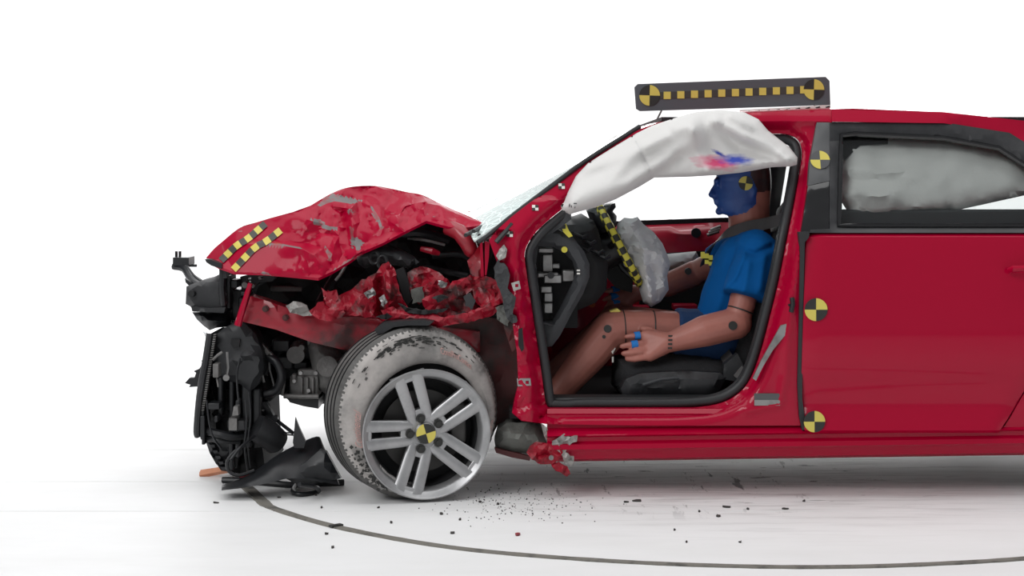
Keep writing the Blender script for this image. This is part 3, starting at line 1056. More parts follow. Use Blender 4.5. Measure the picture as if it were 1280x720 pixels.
def make_wheel(name, cen, yaw, rim_cen, rim_yaw, damaged=False, label=None):
    w = bpy.data.objects.new(name, None)
    sc.collection.objects.link(w)
    adopt(w, car)
    if label: w['label'] = label
    W = Matrix.Translation(Vector(cen)) @ Matrix.Rotation(math.radians(yaw), 4, 'Z')
    RR = 0.318
    # tyre: a along -Y (outside), width 0.205
    prof = [(.222, -.085), (.24, -.098), (.27, -.106), (.292, -.103), (.306, -.092), (.314, -.078)]
    for g in (-.058, -.020, .020, .058):
        prof += [(.3175, g - .0075), (.3085, g - .005), (.3085, g + .005), (.3175, g + .0075)]
    prof += [(.314, .078), (.308, .088), (.300, .096), (.292, .101), (.289, .1045), (.280, .107), (.262, .1075), (.245, .104), (.236, .100), (.226, .094), (.221, .086), (.222, .07)]
    ns = 5  # shoulder rows
    n_in = len(prof)
    sh = {5, 22, 23, 24}

    def mod(i, k):
        if i in sh and k % 3 == 0: return -.0045
        return 0

    bm = NB()
    lathe(bm, prof, Matrix.Identity(4), 216, mod=mod)
    for v in bm.verts:
        r = math.hypot(v.co.x, v.co.z)
        if damaged:     # bead pushed outward near the foot, ragged cut low down
            a = math.degrees(math.atan2(v.co.z, v.co.x))
            if v.co.y < -.08 and r < .285:
                k = noise.noise(v.co * 14)
                v.co.y -= .006 * k
            if -140 < a < -100 and v.co.y < -.06 and .22 < r < .30:
                v.co += Vector((0, -.016 * abs(noise.noise(v.co * 60)), .006 * noise.noise(v.co * 45 + Vector((3, 1, 2)))))
            if v.co.y < -.02:
                k = smooth(.305, .232, r)
                v.co.x += .026 * k; v.co.z -= .040 * k
                if r < .24: v.co.x *= 1.03
            if v.co.z < -.308: v.co.z = -.308 + (v.co.z + .308) * .4
    for f in bm.faces:
        c = f.calc_center_median()
        r = math.hypot(c.x, c.z)
        f.material_index = 2 if (r < .3165 and r > .308 and abs(c.y) < .066) else (1 if r > .302 else 0)
    zoff = -.018 * 0
    bmesh.ops.transform(bm, matrix=W, verts=bm.verts[:])
    ty = obj('tyre', bm, [M['tyre'], M['tread'], M['blacker']], w, 40, label='scuffed grey tyre pushed off its rim' if damaged else None)
    if damaged:
        for s, ang in (('Continental', 184), ('ContiProContact', 62), ('Continental', -18)):
            me = text_mesh(s, .028 if s == 'Continental' else .02)
            b2 = NB(); b2.from_mesh(me); bpy.data.meshes.remove(me)
            for v in b2.verts:
                r = .262 + v.co.y - .008
                th = math.radians(ang) - v.co.x / .262
                k = smooth(.305, .232, r)
                v.co = Vector((r * math.cos(th) + .026 * k, -.1125 - v.co.z, r * math.sin(th) - .04 * k))
            bmesh.ops.transform(b2, matrix=W, verts=b2.verts[:])
            obj('sidewall_lettering', b2, M['letter'], ty, 0)
        b2 = NB()   # ragged black gash low on the sidewall and scrapes on the top
        for k in range(120):
            a = math.radians(R.gauss(-128, 13)); r = R.gauss(.282, .012)
            box(b2, W @ Vector((r * math.cos(a), -.107 - R.random() * .006, r * math.sin(a))), (R.uniform(.004, .012), .004, R.uniform(.003, .012)), Matrix.Rotation(R.random() * 3, 3, 'Y'))
        for k in range(130):
            a = math.radians(R.gauss(98, 22)); r = R.gauss(.272, .009)
            box(b2, W @ Vector((r * math.cos(a), -.108, r * math.sin(a))), (R.uniform(.006, .026), .003, R.uniform(.002, .005)), Matrix.Rotation(math.pi / 2 - a, 3, 'Y'))
        g = obj('rubber_shreds', b2, M['tape_black'], ty, 0); g['kind'] = 'stuff'
    # rim
    Wr = Matrix.Translation(Vector(rim_cen)) @ Matrix.Rotation(math.radians(rim_yaw), 4, 'Z')
    bm = NB()
    lathe(bm, [(.222, -.09), (.20, -.085), (.19, -.02), (.196, .04), (.205, .078), (.213, .092), (.228, .098), (.232, .103), (.236, .102), (.2375, .096), (.231, .085), (.222, .07), (.208, .03), (.2, -.03), (.21, -.085), (.222, -.09)], Wr, 72)
    rim = obj('rim', bm, M['alloy'], w, 40)
    bm = NB(); lathe(bm, [(.188, -.02), (.19, .03), (.197, .05)], Wr, 60); lathe(bm, [(.002, -.025), (.19, -.025)], Wr, 60)
    obj('rim_barrel', bm, M['blacker'], w, 40)
    bm = NB(); lathe(bm, [(.002, .0), (.228, .0), (.228, -.02), (.002, -.02)], W, 48)
    obj('gap_shade_disc', bm, M['blacker'], w, 40)  # black disc added to darken the gap between tyre and rim
    bm = NB(); lathe(bm, [(.002, -.012), (.15, -.012), (.152, .0), (.002, .0)], Wr, 48)
    obj('brake_disc', bm, M['rotor'], w, 30)
    bm = NB(); box(bm, Wr @ Vector((.13, -.02, .03)), (.06, .06, .15)); obj('brake_caliper', bm, M['rotor'], w, bevel=.01)
    for q in range(5):
        base = math.pi + q * math.tau / 5
        for s in (-1, 1):
            bm = NB()
            rows = []
            n = 9
            for k in range(n):
                u = k / (n - 1)
                r = lerp(.045, .230, u)
                off = s * lerp(.0275, .034, u)
                hw = lerp(.0185, .0215, u) + .010 * smooth(.85, 1, u)
                dpt = lerp(.068, .097, u)
                row = []
                for c, dz in ((-1.0, -.028), (-1.0, -.006), (-.62, 0), (.62, 0), (1.0, -.006), (1.0, -.028)):
                    x, t = r, off + c * hw
                    v = Vector((x * math.cos(base) - t * math.sin(base), -(dpt + dz), x * math.sin(base) + t * math.cos(base)))
                    row.append(Wr @ v)
                rows.append(row)
            loft(bm, rows, close_u=True)
            obj('spoke', bm, M['alloy'], w, 50)
        # web joining the pair near the hub and the rim
        for r0, r1, hw in ((.045, .092, .03), (.200, .229, .05)):
            bm = NB()
            pr = [(r0, -hw), (r1, -hw * 1.05), (r1, hw * 1.05), (r0, hw)]
            top = [Wr @ Vector((r * math.cos(base) - t * math.sin(base), -(.069 if r0 < .1 else .092), r * math.sin(base) + t * math.cos(base))) for r, t in pr]
            bot = [Wr @ Vector((r * math.cos(base) - t * math.sin(base), -(.03 if r0 < .1 else .06), r * math.sin(base) + t * math.cos(base))) for r, t in pr]
            loft(bm, [bot, top], close_u=True)
            bm.verts.ensure_lookup_table()
            bm.faces.new([v for v in bm.verts[-4:]])
            obj('spoke_web', bm, M['alloy'], w, 30, bevel=.004)
        c, s_ = math.cos(base), math.sin(base)
        bm = NB()
        axis = (Wr.to_3x3() @ Vector((0, -1, 0)))
        disc(bm, Wr @ Vector((.058 * c, -.070, .058 * s_)), axis, .0165, .012, 24)
        disc(bm, Wr @ Vector((.058 * c, -.078, .058 * s_)), axis, .010, .012, 6)
        obj('lug_nut', bm, M['tape_black'], w, 30)
    bm = NB(); lathe(bm, [(.06, .03), (.072, .05), (.074, .062), (.066, .069), (.040, .066), (.036, .073), (.030, .077), (.002, .078)], Wr, 48)
    obj('hub', bm, M['alloy'], w, 40)
    if damaged:
        obj('target_marker', target_mesh(Wr @ Vector((0, -.079, 0)), axis, (0, 0, 1), .036, rot=.28, flip=True), [M['yellow'], M['tape_black']], w, 30, label='yellow and black target on the hub')
    return w


d0 = CAMD - .05
wc = Vector(((511.5 - CX) * d0 / FPX, .065, .316))
make_wheel('front_wheel', wc, 23, (-.331, .018, .2475), 13, True, 'front wheel turned out with the tyre off its bead')
make_wheel('rear_wheel', (2.27, .12, .318), 0, (2.27, .12, .318), 0, label='rear wheel')

# wheel house
bm = NB(); relief(bm, [(545, 402), (600, 395), (640, 402), (650, 440), (652, 490), (642, 524), (622, 532), (606, 560), (560, 560), (540, 450)], lambda x, y, d: .24 + .012 * crumple(x, y, 6), .02, step=10, seed=5)
obj('wheel_house', bm, M['red_dark'], car, 25, label='grimy dark red wheel house behind the tyre')
bm = NB(); relief(bm, [(628, 388), (640, 384), (650, 402), (652, 430), (640, 440), (630, 410)], lambda x, y, d: .06 + .01 * crumple(x * 2, y * 2, 3), .03, step=6); obj('liner_scrap', bm, M['red_dark'], car, 25)
bm = NB(); relief(bm, [(468, 412), (478, 404), (500, 401), (528, 400), (542, 402), (536, 407), (510, 407), (492, 409), (478, 417), (472, 418)], lambda x, y, d: -.03 + .0 * x, .14, step=6)
obj('arch_liner', bm, M['black'], car, 30, label='black arch liner strip over the tyre')

# ------------------------------------------------------------------ crushed front: hood
top_edge = [(258, 322, .30), (267, 311.5, .36), (278, 302, .42), (300, 284.5, .55), (322, 277.5, .59), (340, 272, .62), (366, 265, .66), (388, 257, .70), (403, 248, .72), (416, 241, .66), (432, 235, .60), (450, 232.5, .62),
            (470, 232.5, .66), (490, 236, .68), (508, 240, .66), (527, 243.5, .60), (545, 252, .55), (565, 261.5, .50), (585, 270, .42), (604, 279, .30)]
low_edge = [(604, 280.5, .28), (589, 283.5, .24), (572, 286, .20), (551, 281, .22), (533, 276, .24), (520, 282.5, .22), (505, 290, .22), (480, 303, .19), (455, 314, .17), (436, 327, .14), (416, 339, .11), (398, 347.5, .07),
            (385, 346, .08), (360, 343.5, .09), (330, 341, .10), (293, 340, .12), (273, 333, .16), (262, 327, .22)]
fold_lines = [[(283, 321, .21), (296, 306, .21), (325, 304, .135), (355, 307, .115), (377, 311, .10), (392, 319, .09), (402, 331, .085)],
              [(318, 299, .22), (332, 299, .21), (360, 301, .215), (385, 304, .21), (405, 311, .17), (411, 323, .13)],
              [(298, 287, .50), (296, 300, .30)], [(345, 285, .44), (372, 292, .33)],
              [(362, 276, .50), (384, 274, .43), (400, 279, .36), (412, 283, .30), (425, 284, .29)], [(384, 290, .36), (405, 291.5, .31), (424, 295, .26)], [(372, 303, .22), (392, 299, .24), (412, 293.5, .24)],
              [(418, 306, .155), (414, 322, .125)], [(424, 304, .20), (428, 318, .165)],
              [(437, 262, .34), (440, 282, .24), (443, 302, .18), (446, 316, .15)], [(430, 268, .42), (433, 285, .31), (436, 306, .21)],
              [(447, 284, .31), (453, 296, .25), (457, 306, .205)], [(450, 278, .34), (466, 292, .25), (475, 300, .20)],
              [(388, 260, .66), (412, 257, .55), (437, 261, .36)], [(404, 252, .64), (425, 246, .55), (447, 251, .50), (465, 258, .42), (474, 272, .33), (479, 286, .25)],
              [(452, 242, .58), (470, 248, .55), (480, 262, .45), (484, 275, .36), (487, 290, .265)], [(489, 240, .62), (498, 248, .55), (506, 258, .42), (500, 268, .33), (494, 281, .25)],
              [(506, 259, .44), (520, 254, .44), (533, 252, .40)], [(512, 270, .34), (524, 262, .36), (530, 256, .41)], [(533, 253, .39), (529, 262, .30), (531, 271, .25)], [(534, 254, .38), (552, 258, .42), (570, 267, .38), (590, 275, .33)],
              [(536, 258, .37), (547, 270, .28), (558, 277, .24)]]
steep = lambda pts: [(x, y, d if d < .2 else .2 + (d - .2) * lerp(.16, .5, smooth(370, 440, x))) for x, y, d in pts]
top_edge, low_edge, fold_lines = steep(top_edge), steep(low_edge), [steep(l) for l in fold_lines]
outl = top_edge + low_edge
hp3 = list(outl)
he = [(i, (i + 1) % len(outl)) for i in range(len(outl))]
for ln in fold_lines:
    b0 = len(hp3)
    hp3 += ln
    he += [(b0 + i, b0 + i + 1) for i in range(len(ln) - 1)]
v2, _, f2, ov, _, _ = delaunay_2d_cdt([Vector(p[:2]) for p in hp3], he, [], 0, 1e-4)
bm = NB()
vs = []
for q, src in zip(v2, ov):
    if src: dep = hp3[src[0]][2]
    else:
        ws = sorted(((q - Vector(p[:2])).length_squared + 1e-6, p[2]) for p in hp3)[:3]
        dep = sum(p / w for w, p in ws) / sum(1 / w for w, p in ws)
    vs.append(bm.verts.new(P(q.x, q.y, dep)))
for t in f2:
    c = sum((v2[i] for i in t), Vector((0, 0))) / len(t)
    if inside(c.x, c.y, outl): bm.faces.new([vs[i] for i in t])
for v_ in [v_ for v_ in bm.verts if not v_.link_faces]: bm.verts.remove(v_)
for _ in range(3):
    bmesh.ops.subdivide_edges(bm, edges=[e for e in bm.edges if e.calc_length() > .018], cuts=1, use_grid_fill=True)
bmesh.ops.triangulate(bm, faces=[f for f in bm.faces if len(f.verts) > 4])
bmesh.ops.smooth_vert(bm, verts=[v_ for v_ in bm.verts if not v_.is_boundary], factor=.25, use_axis_x=True, use_axis_y=True, use_axis_z=True)
for v_ in bm.verts:
    if not v_.is_boundary:
        x, y = unP(v_.co)
        v_.co.y += .016 * crumple(x * 1.4, y * 1.4, 11) * smooth(330, 400, x)
far = []
for q in range(4):
    row = []
    for k in range(60):
        x, y, dep = spline(top_edge, 60)[k]
        p = P(x, y, dep)
        row.append(Vector((p.x + .01 * q, lerp(dep, 1.58, q / 3), p.z - .022 * q * q * smooth(0, 14, min(k, 59 - k)))))
    far.append(row)
grey_polys = [[(395, 258), (405, 248), (416, 242), (432, 246), (452, 251), (440, 255), (418, 252), (404, 257)], [(383, 273), (400, 275), (411, 282), (424, 283), (420, 288), (405, 286), (395, 280)], [(440, 295), (456, 303), (448, 314), (443, 308)],
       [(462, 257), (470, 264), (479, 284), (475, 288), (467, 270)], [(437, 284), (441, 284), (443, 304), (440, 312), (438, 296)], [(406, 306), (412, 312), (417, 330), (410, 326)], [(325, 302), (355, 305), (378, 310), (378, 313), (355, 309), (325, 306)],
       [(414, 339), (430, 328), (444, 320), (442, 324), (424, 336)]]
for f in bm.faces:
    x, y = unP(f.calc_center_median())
    if any(inside(x + 1.5 * noise.noise(Vector((x, y, 0)) * .3), y, q) for q in grey_polys): f.material_index = 1
loft(bm, far)
thicken(bm, (0.0, .006, -.010))
hood = obj('hood', bm, [M['red_hood'], M['fold_grey']], car, 24, label='crumpled red hood folded up in the middle')
hb = bvh_of(hood)


def tape(name, centres, w, along, mats, parent, bvh, first=0, label=None):
    """A row of squares in turn yellow and dark, each a part of its own."""
    for k, (a, b) in enumerate(zip(centres, centres[1:])):
        t = (Vector(b) - Vector(a)).normalized()
        n = Vector((-t.y, t.x)) * w / 2
        bm = NB()
        patch(bm, bvh, ((a[0] + n.x, a[1] + n.y), (b[0] + n.x, b[1] + n.y), (b[0] - n.x, b[1] - n.y), (a[0] - n.x, a[1] - n.y)), 4, 4, .005)
        if bm.verts:
            o = obj(name, bm, mats[(k + first) % 2], parent, 60, recalc=False)


def evenly(pts, n):
    d = densify(pts, .5, False)
    return [d[int(round(i / n * (len(d) - 1)))] for i in range(n + 1)]


tape('tape_square', evenly([(276.5, 326), (296, 307), (310, 299), (338, 274.5)], 10), 8.5, 0, [M['tape_grey'], M['yellow']], hood, hb)
tape('tape_square', evenly([(292, 337.5), (319, 309), (333.5, 302), (351, 288)], 9), 8.5, 0, [M['yellow'], M['tape_grey']], hood, hb)

# small unidentified red piece far behind the hood tip
bm = NB(); relief(bm, [(585, 264), (594, 266), (588, 270), (585, 268)], 1.2, .02, step=4); obj('far_red_piece', bm, M['red_dirty'], car)

# hood latch piece and prongs
bm = NB()
relief(bm, [(256, 324), (262, 324), (277, 330), (277, 336), (264, 332), (258, 328)], .14, .05, step=5)
obj('hood_latch', bm, M['black'], car, 30, bevel=.002)

# ------------------------------------------------------------------ front end
fm = empty('x', (0, 0, 0)); bpy.data.objects.remove(fm)
# headlamp housing
bm = NB()
relief(bm, [(233, 358), (250, 351), (266, 347), (276, 342), (285, 346), (287, 380), (280, 392), (262, 390), (241, 388), (238, 383), (232, 380)], lambda x, y, d: .22 + .03 * (1 - smooth(0, 5, d)) + .02 * smooth(355, 345, y) - .0 * d, .18, step=6, jitter=.15)
hl = obj('headlamp_housing', bm, M['charcoal'], car, 30, label='dark grey headlamp housing at the very front')
bm = NB(); disc(bm, P(240, 367, .21), (-.2, -1, 0), .013, .02); obj('adjuster_cap', bm, M['blacker'], hl)
bm = NB(); relief(bm, [(239, 383), (262, 385), (282, 384), (280, 391), (258, 390), (240, 389)], .19, .1, step=6); obj('lower_flange', bm, M['black'], hl, bevel=.003)
bm = NB(); relief(bm, [(240, 390), (262, 392), (284, 390), (290, 398), (286, 408), (270, 410), (262, 413), (254, 407), (246, 399)], lambda x, y, d: .3 - .05 * min(1, d / 8), .2, step=6)
obj('lamp_reflector', bm, M['black'], hl, 40)
bm = NB(); pillow(bm, [(238, 390), (246, 398), (258, 414), (264, 424), (257, 422), (252, 412), (244, 404)], .9, .05, 8, None, 4); obj('lamp_lens', bm, M['lens'], hl, 50, label='clear lens of the far headlamp')
bm = NB()
ptube(bm, [(279, 382, .2), (277, 360, .2), (278, 340, .2), (277, 330, .22)], .012, 8)
pbox(bm, 276, 336, 283, 348, .19, .25)
pbox(bm, 284, 345, 287, 385, .24, .3)
obj('lamp_strut', bm, M['black'], car)
# bracket thrust out at the front
bm = NB()
pbox(bm, 216, 322, 236, 332, .5, .62)
for x in (220.5, 225):
    tube(bm, [P(x, 323, .55), P(x, 314, .55)], .006, 6)
tube(bm, [P(235, 332, .55), P(246, 332, .55)], .006, 6)
ptube(bm, [(217, 333, .53), (230, 336, .5), (238, 348, .42), (248, 356, .32)], .014, 8, 12)
ptube(bm, [(233, 333, .5), (241, 344, .45), (252, 352, .34)], .008, 8, 12)
relief(bm, [(231, 348), (240, 354), (246, 357), (238, 359), (232, 353)], .34, .03, step=6)
obj('front_bracket', bm, M['black'], car, 35, label='bent black bracket sticking out ahead of the headlamp')

# radiator pack
bm = NB(); relief(bm, [(263, 417), (268, 418), (263, 450), (257, 485), (253, 510), (250, 512), (247, 505), (254, 460)], .18, 1.2, step=8)
rad = obj('radiator', bm, M['black'], car, 30, label='buckled black radiator pack seen edge on')
bm = NB()
for k in range(34):     # fin ribs down the edge
    t = k / 33
    x, y = lerp(269, 254, t), lerp(418, 512, t)
    box(bm, P(x, y, .175), (.010, .02, .0045), Matrix.Rotation(-.15, 3, 'Y'))
g = obj('radiator_fins', bm, M['cast'], rad, 0); g['kind'] = 'stuff'
bm = NB(); ptube(bm, [(262, 417, .17), (257, 450, .165), (250, 490, .165), (246, 535, .17), (247, 545, .18)], .013, 8, 16); obj('radiator_pipe', bm, M['charcoal'], rad)
bm = NB(); pbox(bm, 245, 503, 255, 534, .17, .3); pbox(bm, 243, 512, 247, 538, .2, .3); pbox(bm, 250, 520, 256, 548, .16, .28); pbox(bm, 252, 545, 256, 556, .18, .24); pbox(bm, 260, 504, 274, 512, .13, .2); pbox(bm, 268, 520, 272, 528, .13, .2)
obj('radiator_mount', bm, M['black'], rad, bevel=.003)
bm = NB(); relief(bm, [(251, 451), (257, 448), (258, 452), (256, 462), (252, 483), (236, 484), (238, 481), (231, 479), (237, 472), (243, 472), (245, 466), (242, 464), (249, 461), (254, 453)], .35, .03, step=5)
obj('broken_bracket', bm, M['black'], rad, 30)
bm = NB(); pbox(bm, 266, 455, 273, 472, .10, .16); ptube(bm, [(266, 450, .12), (272, 444, .12), (278, 440, .12)], .006, 6); ptube(bm, [(271, 472, .12), (273, 484, .12)], .004, 6)
obj('pipe_clamp', bm, M['cast'], rad, bevel=.002)

# fan cowl and splash panel
bm = NB(); relief(bm, [(268, 420), (280, 410), (296, 402), (306, 404), (320, 418), (328, 440), (330, 460), (322, 482), (312, 490), (300, 480), (285, 475), (272, 470), (262, 470)],
                  lambda x, y, d: .20 + .02 * (1 - smooth(0, 6, d)) - .02 * math.exp(-(seg_dist(x, y, [(288, 455), (315, 442)], False) / 2.5) ** 2), .12, step=7, jitter=.2)
obj('fan_cowl', bm, M['charcoal'], car, 30, label='dark grey fan cowl panel')
bm = NB(); relief(bm, [(289, 424), (300, 424), (299, 434), (292, 436), (288, 430)], .185, .03, step=5); obj('cowl_window', bm, M['blacker'], car)
bm = NB(); ptube(bm, [(284, 440, .16), (285, 460, .15), (283, 471, .15)], .005, 6); disc(bm, P(283, 472, .15), (0, -1, 0), .012, .014); obj('cable_plug', bm, M['steel'], car)
bm = NB(); relief(bm, [(262, 470), (300, 478), (335, 470), (340, 500), (326, 508), (328, 560), (332, 590), (300, 592), (276, 588), (262, 566), (256, 548), (252, 520), (256, 490)],
                  lambda x, y, d: .32 + .03 * (1 - smooth(0, 8, d)) + .02 * math.sin(x * .3), .5, step=8)
obj('core_support', bm, M['blacker'], car, 30)
for x0, y0, x1, y1, d, mm in ((286, 476, 292, 588, .22, 'black'), (302, 482, 314, 560, .22, 'black'), (294, 500, 300, 572, .2, 'charcoal'), (272, 472, 278, 520, .2, 'black'), (316, 486, 325, 548, .24, 'charcoal')):
    bm = NB(); pbox(bm, x0, y0, x1, y1, d, d + .07); obj('support_post', bm, M[mm], car, bevel=.006)
bm = NB(); ptube(bm, [(255, 538, .2), (272, 542, .16), (292, 546, .17), (306, 544, .2)], .016, 8, 14); ptube(bm, [(253, 546, .22), (274, 550, .18), (300, 552, .2)], .012, 8, 14); obj('lower_pipe', bm, M['black'], car)
bm = NB(); relief(bm, [(258, 548), (272, 552), (290, 552), (300, 560), (296, 585), (280, 587), (270, 580), (262, 566)], lambda x, y, d: .26 + .01 * math.sin(y), .2, step=6); obj('lower_grille', bm, M['black'], car, 30)
for k in range(5):
    bm = NB(); a = k * 7
    relief(bm, [(262 + a * .5, 556 + a), (268 + a * .5, 556 + a), (269 + a * .5, 559 + a), (264 + a * .5, 560 + a)], .24, .03, step=4); obj('grille_slat', bm, M['charcoal'], car)
bm = NB(); pbox(bm, 286, 523, 296, 538, .14, .2); relief(bm, [(292, 508), (297, 508), (298, 519), (290, 520)], .13, .05, step=4); obj('reservoir_neck', bm, M['cast'], car, bevel=.004, label='pale grey reservoir neck')
bm = NB(); relief(bm, [(284, 525), (306, 526), (308, 538), (290, 540), (284, 536)], .15, .1, step=6); obj('reservoir', bm, M['charcoal'], car, bevel=.006)
# slanted plate and horn drum
bm = NB(); relief(bm, [(322, 504), (333, 502), (342, 520), (352, 549), (352, 556), (318, 560), (316, 520)], lambda x, y, d: .3 + .008 * crumple(x * 2, y * 2, 1), .04, [[(326, 513), (331, 512), (331, 514.5), (327, 515)]], step=6)
obj('slanted_plate', bm, M['black'], car, 25)
bm = NB(); ptube(bm, [(320, 534, .2), (334, 542, .22), (346, 552, .26)], [.05, .054, .05], 20); obj('horn_drum', bm, M['charcoal'], car, 40, label='round dark drum low behind the radiator')
bm = NB()
ptube(bm, [(343, 523, .3), (348, 527, .28), (366, 541, .2)], .007, 8); disc(bm, P(344, 523, .28), (0, -1, 0), .012, .03)
ptube(bm, [(346, 541, .26), (356, 543, .22), (368, 544, .2)], .003, 6); ptube(bm, [(346, 538, .26), (358, 541, .22), (368, 541, .2)], .003, 6)
obj('link_rod', bm, M['black'], car)
# loose wires and hoses
for pts, r in (([(307, 500, .14), (308, 530, .12), (306, 560, .12), (310, 590, .14)], .004), ([(311, 490, .15), (313, 520, .12), (310, 555, .1), (313, 585, .12)], .003),
               ([(306, 556, .1), (292, 566, .06), (284, 578, .05), (287, 590, .05), (300, 594, .05), (318, 588, .06)], .007), ([(318, 545, .14), (300, 560, .06), (288, 575, .03)], .006),
               ([(300, 448, .15), (296, 470, .13), (298, 500, .14)], .004), ([(258, 500, .14), (264, 540, .12), (276, 560, .15)], .004)):
    bm = NB(); ptube(bm, pts, r, 8, 20); obj('loose_wire', bm, M['black'], car)
bm = NB()
for k in range(4):
    a = Vector((lerp(316, 334, k / 3), lerp(423, 443, k / 3)))
    relief(bm, [(a.x, a.y), (a.x + 4, a.y - 3), (a.x + 11, a.y + 6), (a.x + 7, a.y + 10)], .28, .03, step=5)
obj('ribbed_duct', bm, M['cast'], car, bevel=.002)

# red front longitudinal rail with its broken flange
def rail_depth(x, y, d):
    return .17 + .012 * (1 - smooth(0, 4, d)) - .012 * math.exp(-(seg_dist(x, y, [(303, 402), (428, 436)], False) / 4) ** 2) + .006 * crumple(x, y, 3) + .02 * smooth(410, 450, x)


bm = NB(); relief(bm, [(303, 402), (313, 370), (330, 375), (356, 384), (380, 391), (410, 397), (445, 396), (500, 402), (560, 410), (600, 415), (600, 440), (520, 440), (470, 440), (428, 437), (390, 428), (345, 412)], rail_depth, .1, step=8, jitter=.2, seed=8)
obj('front_rail', bm, M['red_dirty'], car, 30, label='long red front rail above the engine')
bm = NB(); tube(bm, [P(297, 407, .14), P(304, 383, .14), P(313, 354, .14)], [.014, .012, .009], 8); obj('rail_flange', bm, M['red'], car)
for x, y in ((332, 386), (357, 397)):
    bm = NB(); disc(bm, P(x, y, .155), (0, -1, 0), .007, .02, 6); disc(bm, P(x, y, .163), (0, -1, 0), .012, .016); obj('bolt', bm, M['red_dark'], car, 30)
bm = NB(); relief(bm, [(358, 382), (366, 378), (372, 376), (382, 382), (386, 390), (392, 392), (384, 396), (372, 394), (362, 390)], lambda x, y, d: .10 + .03 * crumple(x * 3, y * 3, 2), .01, step=5, seed=3, ragged=1.5); obj('rail_tear', bm, M['torn'], car, 15, label='silver torn edge of the rail')


def crushed(name, outline, y0, amp, seed, m, fold=(), step=5, th=.008, f=1.6, label=None, tilt=None):
    bm = NB()
    relief(bm, outline, lambda x, y, d: y0 + (tilt(x, y) if tilt else 0) - amp * (.75 * crumple(x * f * .6, y * f * .6, seed) + .25 * crumple(x * f * 1.6, y * f * 1.6, seed + 3)) - creases(x, y, fold), th, step=step, seed=seed, jitter=.35, ragged=1.2)
    return obj(name, bm, m, car, 22, label=label)


crushed('fender_apron', [(404, 374), (410, 362), (420, 370), (440, 362), (452, 350), (470, 342), (478, 330), (486, 328), (494, 338), (498, 358), (504, 374), (512, 386), (514, 398), (500, 403), (484, 404), (470, 398), (440, 394), (410, 396)],
        .12, .035, 12, M['red_worn'], [([(484, 330), (488, 380)], .05, 5), ([(474, 350), (478, 395)], -.05, 5)], label='crumpled red apron piece ahead of the wheel arch')
crushed('apron_scrap', [(386, 388), (398, 378), (412, 374), (424, 380), (432, 390), (426, 398), (410, 402), (394, 396)], .1, .03, 5, M['red_worn'], step=6)
crushed('apron_scrap', [(402, 358), (410, 366), (420, 362), (424, 372), (418, 384), (408, 380)], .11, .03, 8, M['red_worn'], step=6)
crushed('apron_lower_edge', [(476, 388), (490, 384), (512, 392), (532, 392), (556, 396), (580, 392), (604, 384), (618, 376), (628, 384), (612, 396), (580, 404), (548, 409), (520, 406), (500, 402), (482, 402)],
        .06, .02, 9, M['red_worn'], [([(490, 394), (545, 402), (620, 384)], .02, 5)], label='pinkish bent lower edge over the tyre')
crushed('inner_fender', [(508, 342), (524, 332), (544, 338), (560, 350), (566, 362), (548, 374), (524, 380), (512, 372)], .22, .04, 15, M['red_worn'], label='scraped red inner fender')
crushed('inner_fender', [(528, 374), (548, 364), (566, 352), (588, 344), (606, 346), (622, 352), (634, 366), (630, 382), (610, 388), (582, 398), (556, 398), (532, 392)], .10, .045, 18, M['red_worn'],
        [([(590, 360), (628, 372)], .03, 8)], step=6, label='shredded red fender remains before the hinge pillar')
for q in ([(498, 379), (512, 386), (536, 388), (560, 386), (556, 390), (530, 393), (508, 391)], [(470, 396), (484, 392), (490, 396), (480, 400)], [(540, 372), (552, 368), (560, 372), (548, 378)], [(566, 394), (580, 390), (586, 393), (572, 398)]):
    bm = NB(); relief(bm, q, lambda x, y, d: .045 + .01 * crumple(x * 3, y * 3, 2), .02, step=4, ragged=.8); obj('cavity_shade', bm, M['blacker'], car, 20)  # black scraps added as the shade in cavities between the crushed sheets
for q in ([(455, 366), (466, 360), (470, 368), (460, 374)], [(516, 392), (528, 390), (530, 394), (518, 396)], [(474, 372), (480, 368), (484, 378), (478, 384)], [(548, 350), (560, 354), (556, 360), (548, 358)]):
    bm = NB(); relief(bm, q, lambda x, y, d: .06 + .015 * crumple(x * 4, y * 4, 5), .01, step=3, ragged=.8); obj('bent_clip', bm, M['steel'], car, 20)
crushed('fender_flap', [(588, 352), (606, 345), (620, 350), (632, 362), (634, 378), (618, 382), (604, 386), (592, 376)], .06, .03, 21, M['red_worn'], step=6, label='pink torn fender flap at the hinge pillar')
bm = NB(); relief(bm, [(580, 370), (588, 366), (594, 376), (590, 388), (582, 382)], .05, .02, step=4, ragged=1); obj('plastic_scrap', bm, M['charcoal'], car)
bm = NB(); relief(bm, [(514, 362), (528, 358), (530, 376), (516, 380)], .17, .02, step=5, ragged=1); obj('plastic_scrap', bm, M['foam'], car)
bm = NB(); relief(bm, [(620, 384), (634, 380), (640, 396), (634, 408), (622, 400)], lambda x, y, d: .03 + .01 * crumple(x * 3, y * 3, 4), .02, step=4, ragged=1); obj('plastic_scrap', bm, M['foam'], car, label='grey green scrap by the hinge pillar')
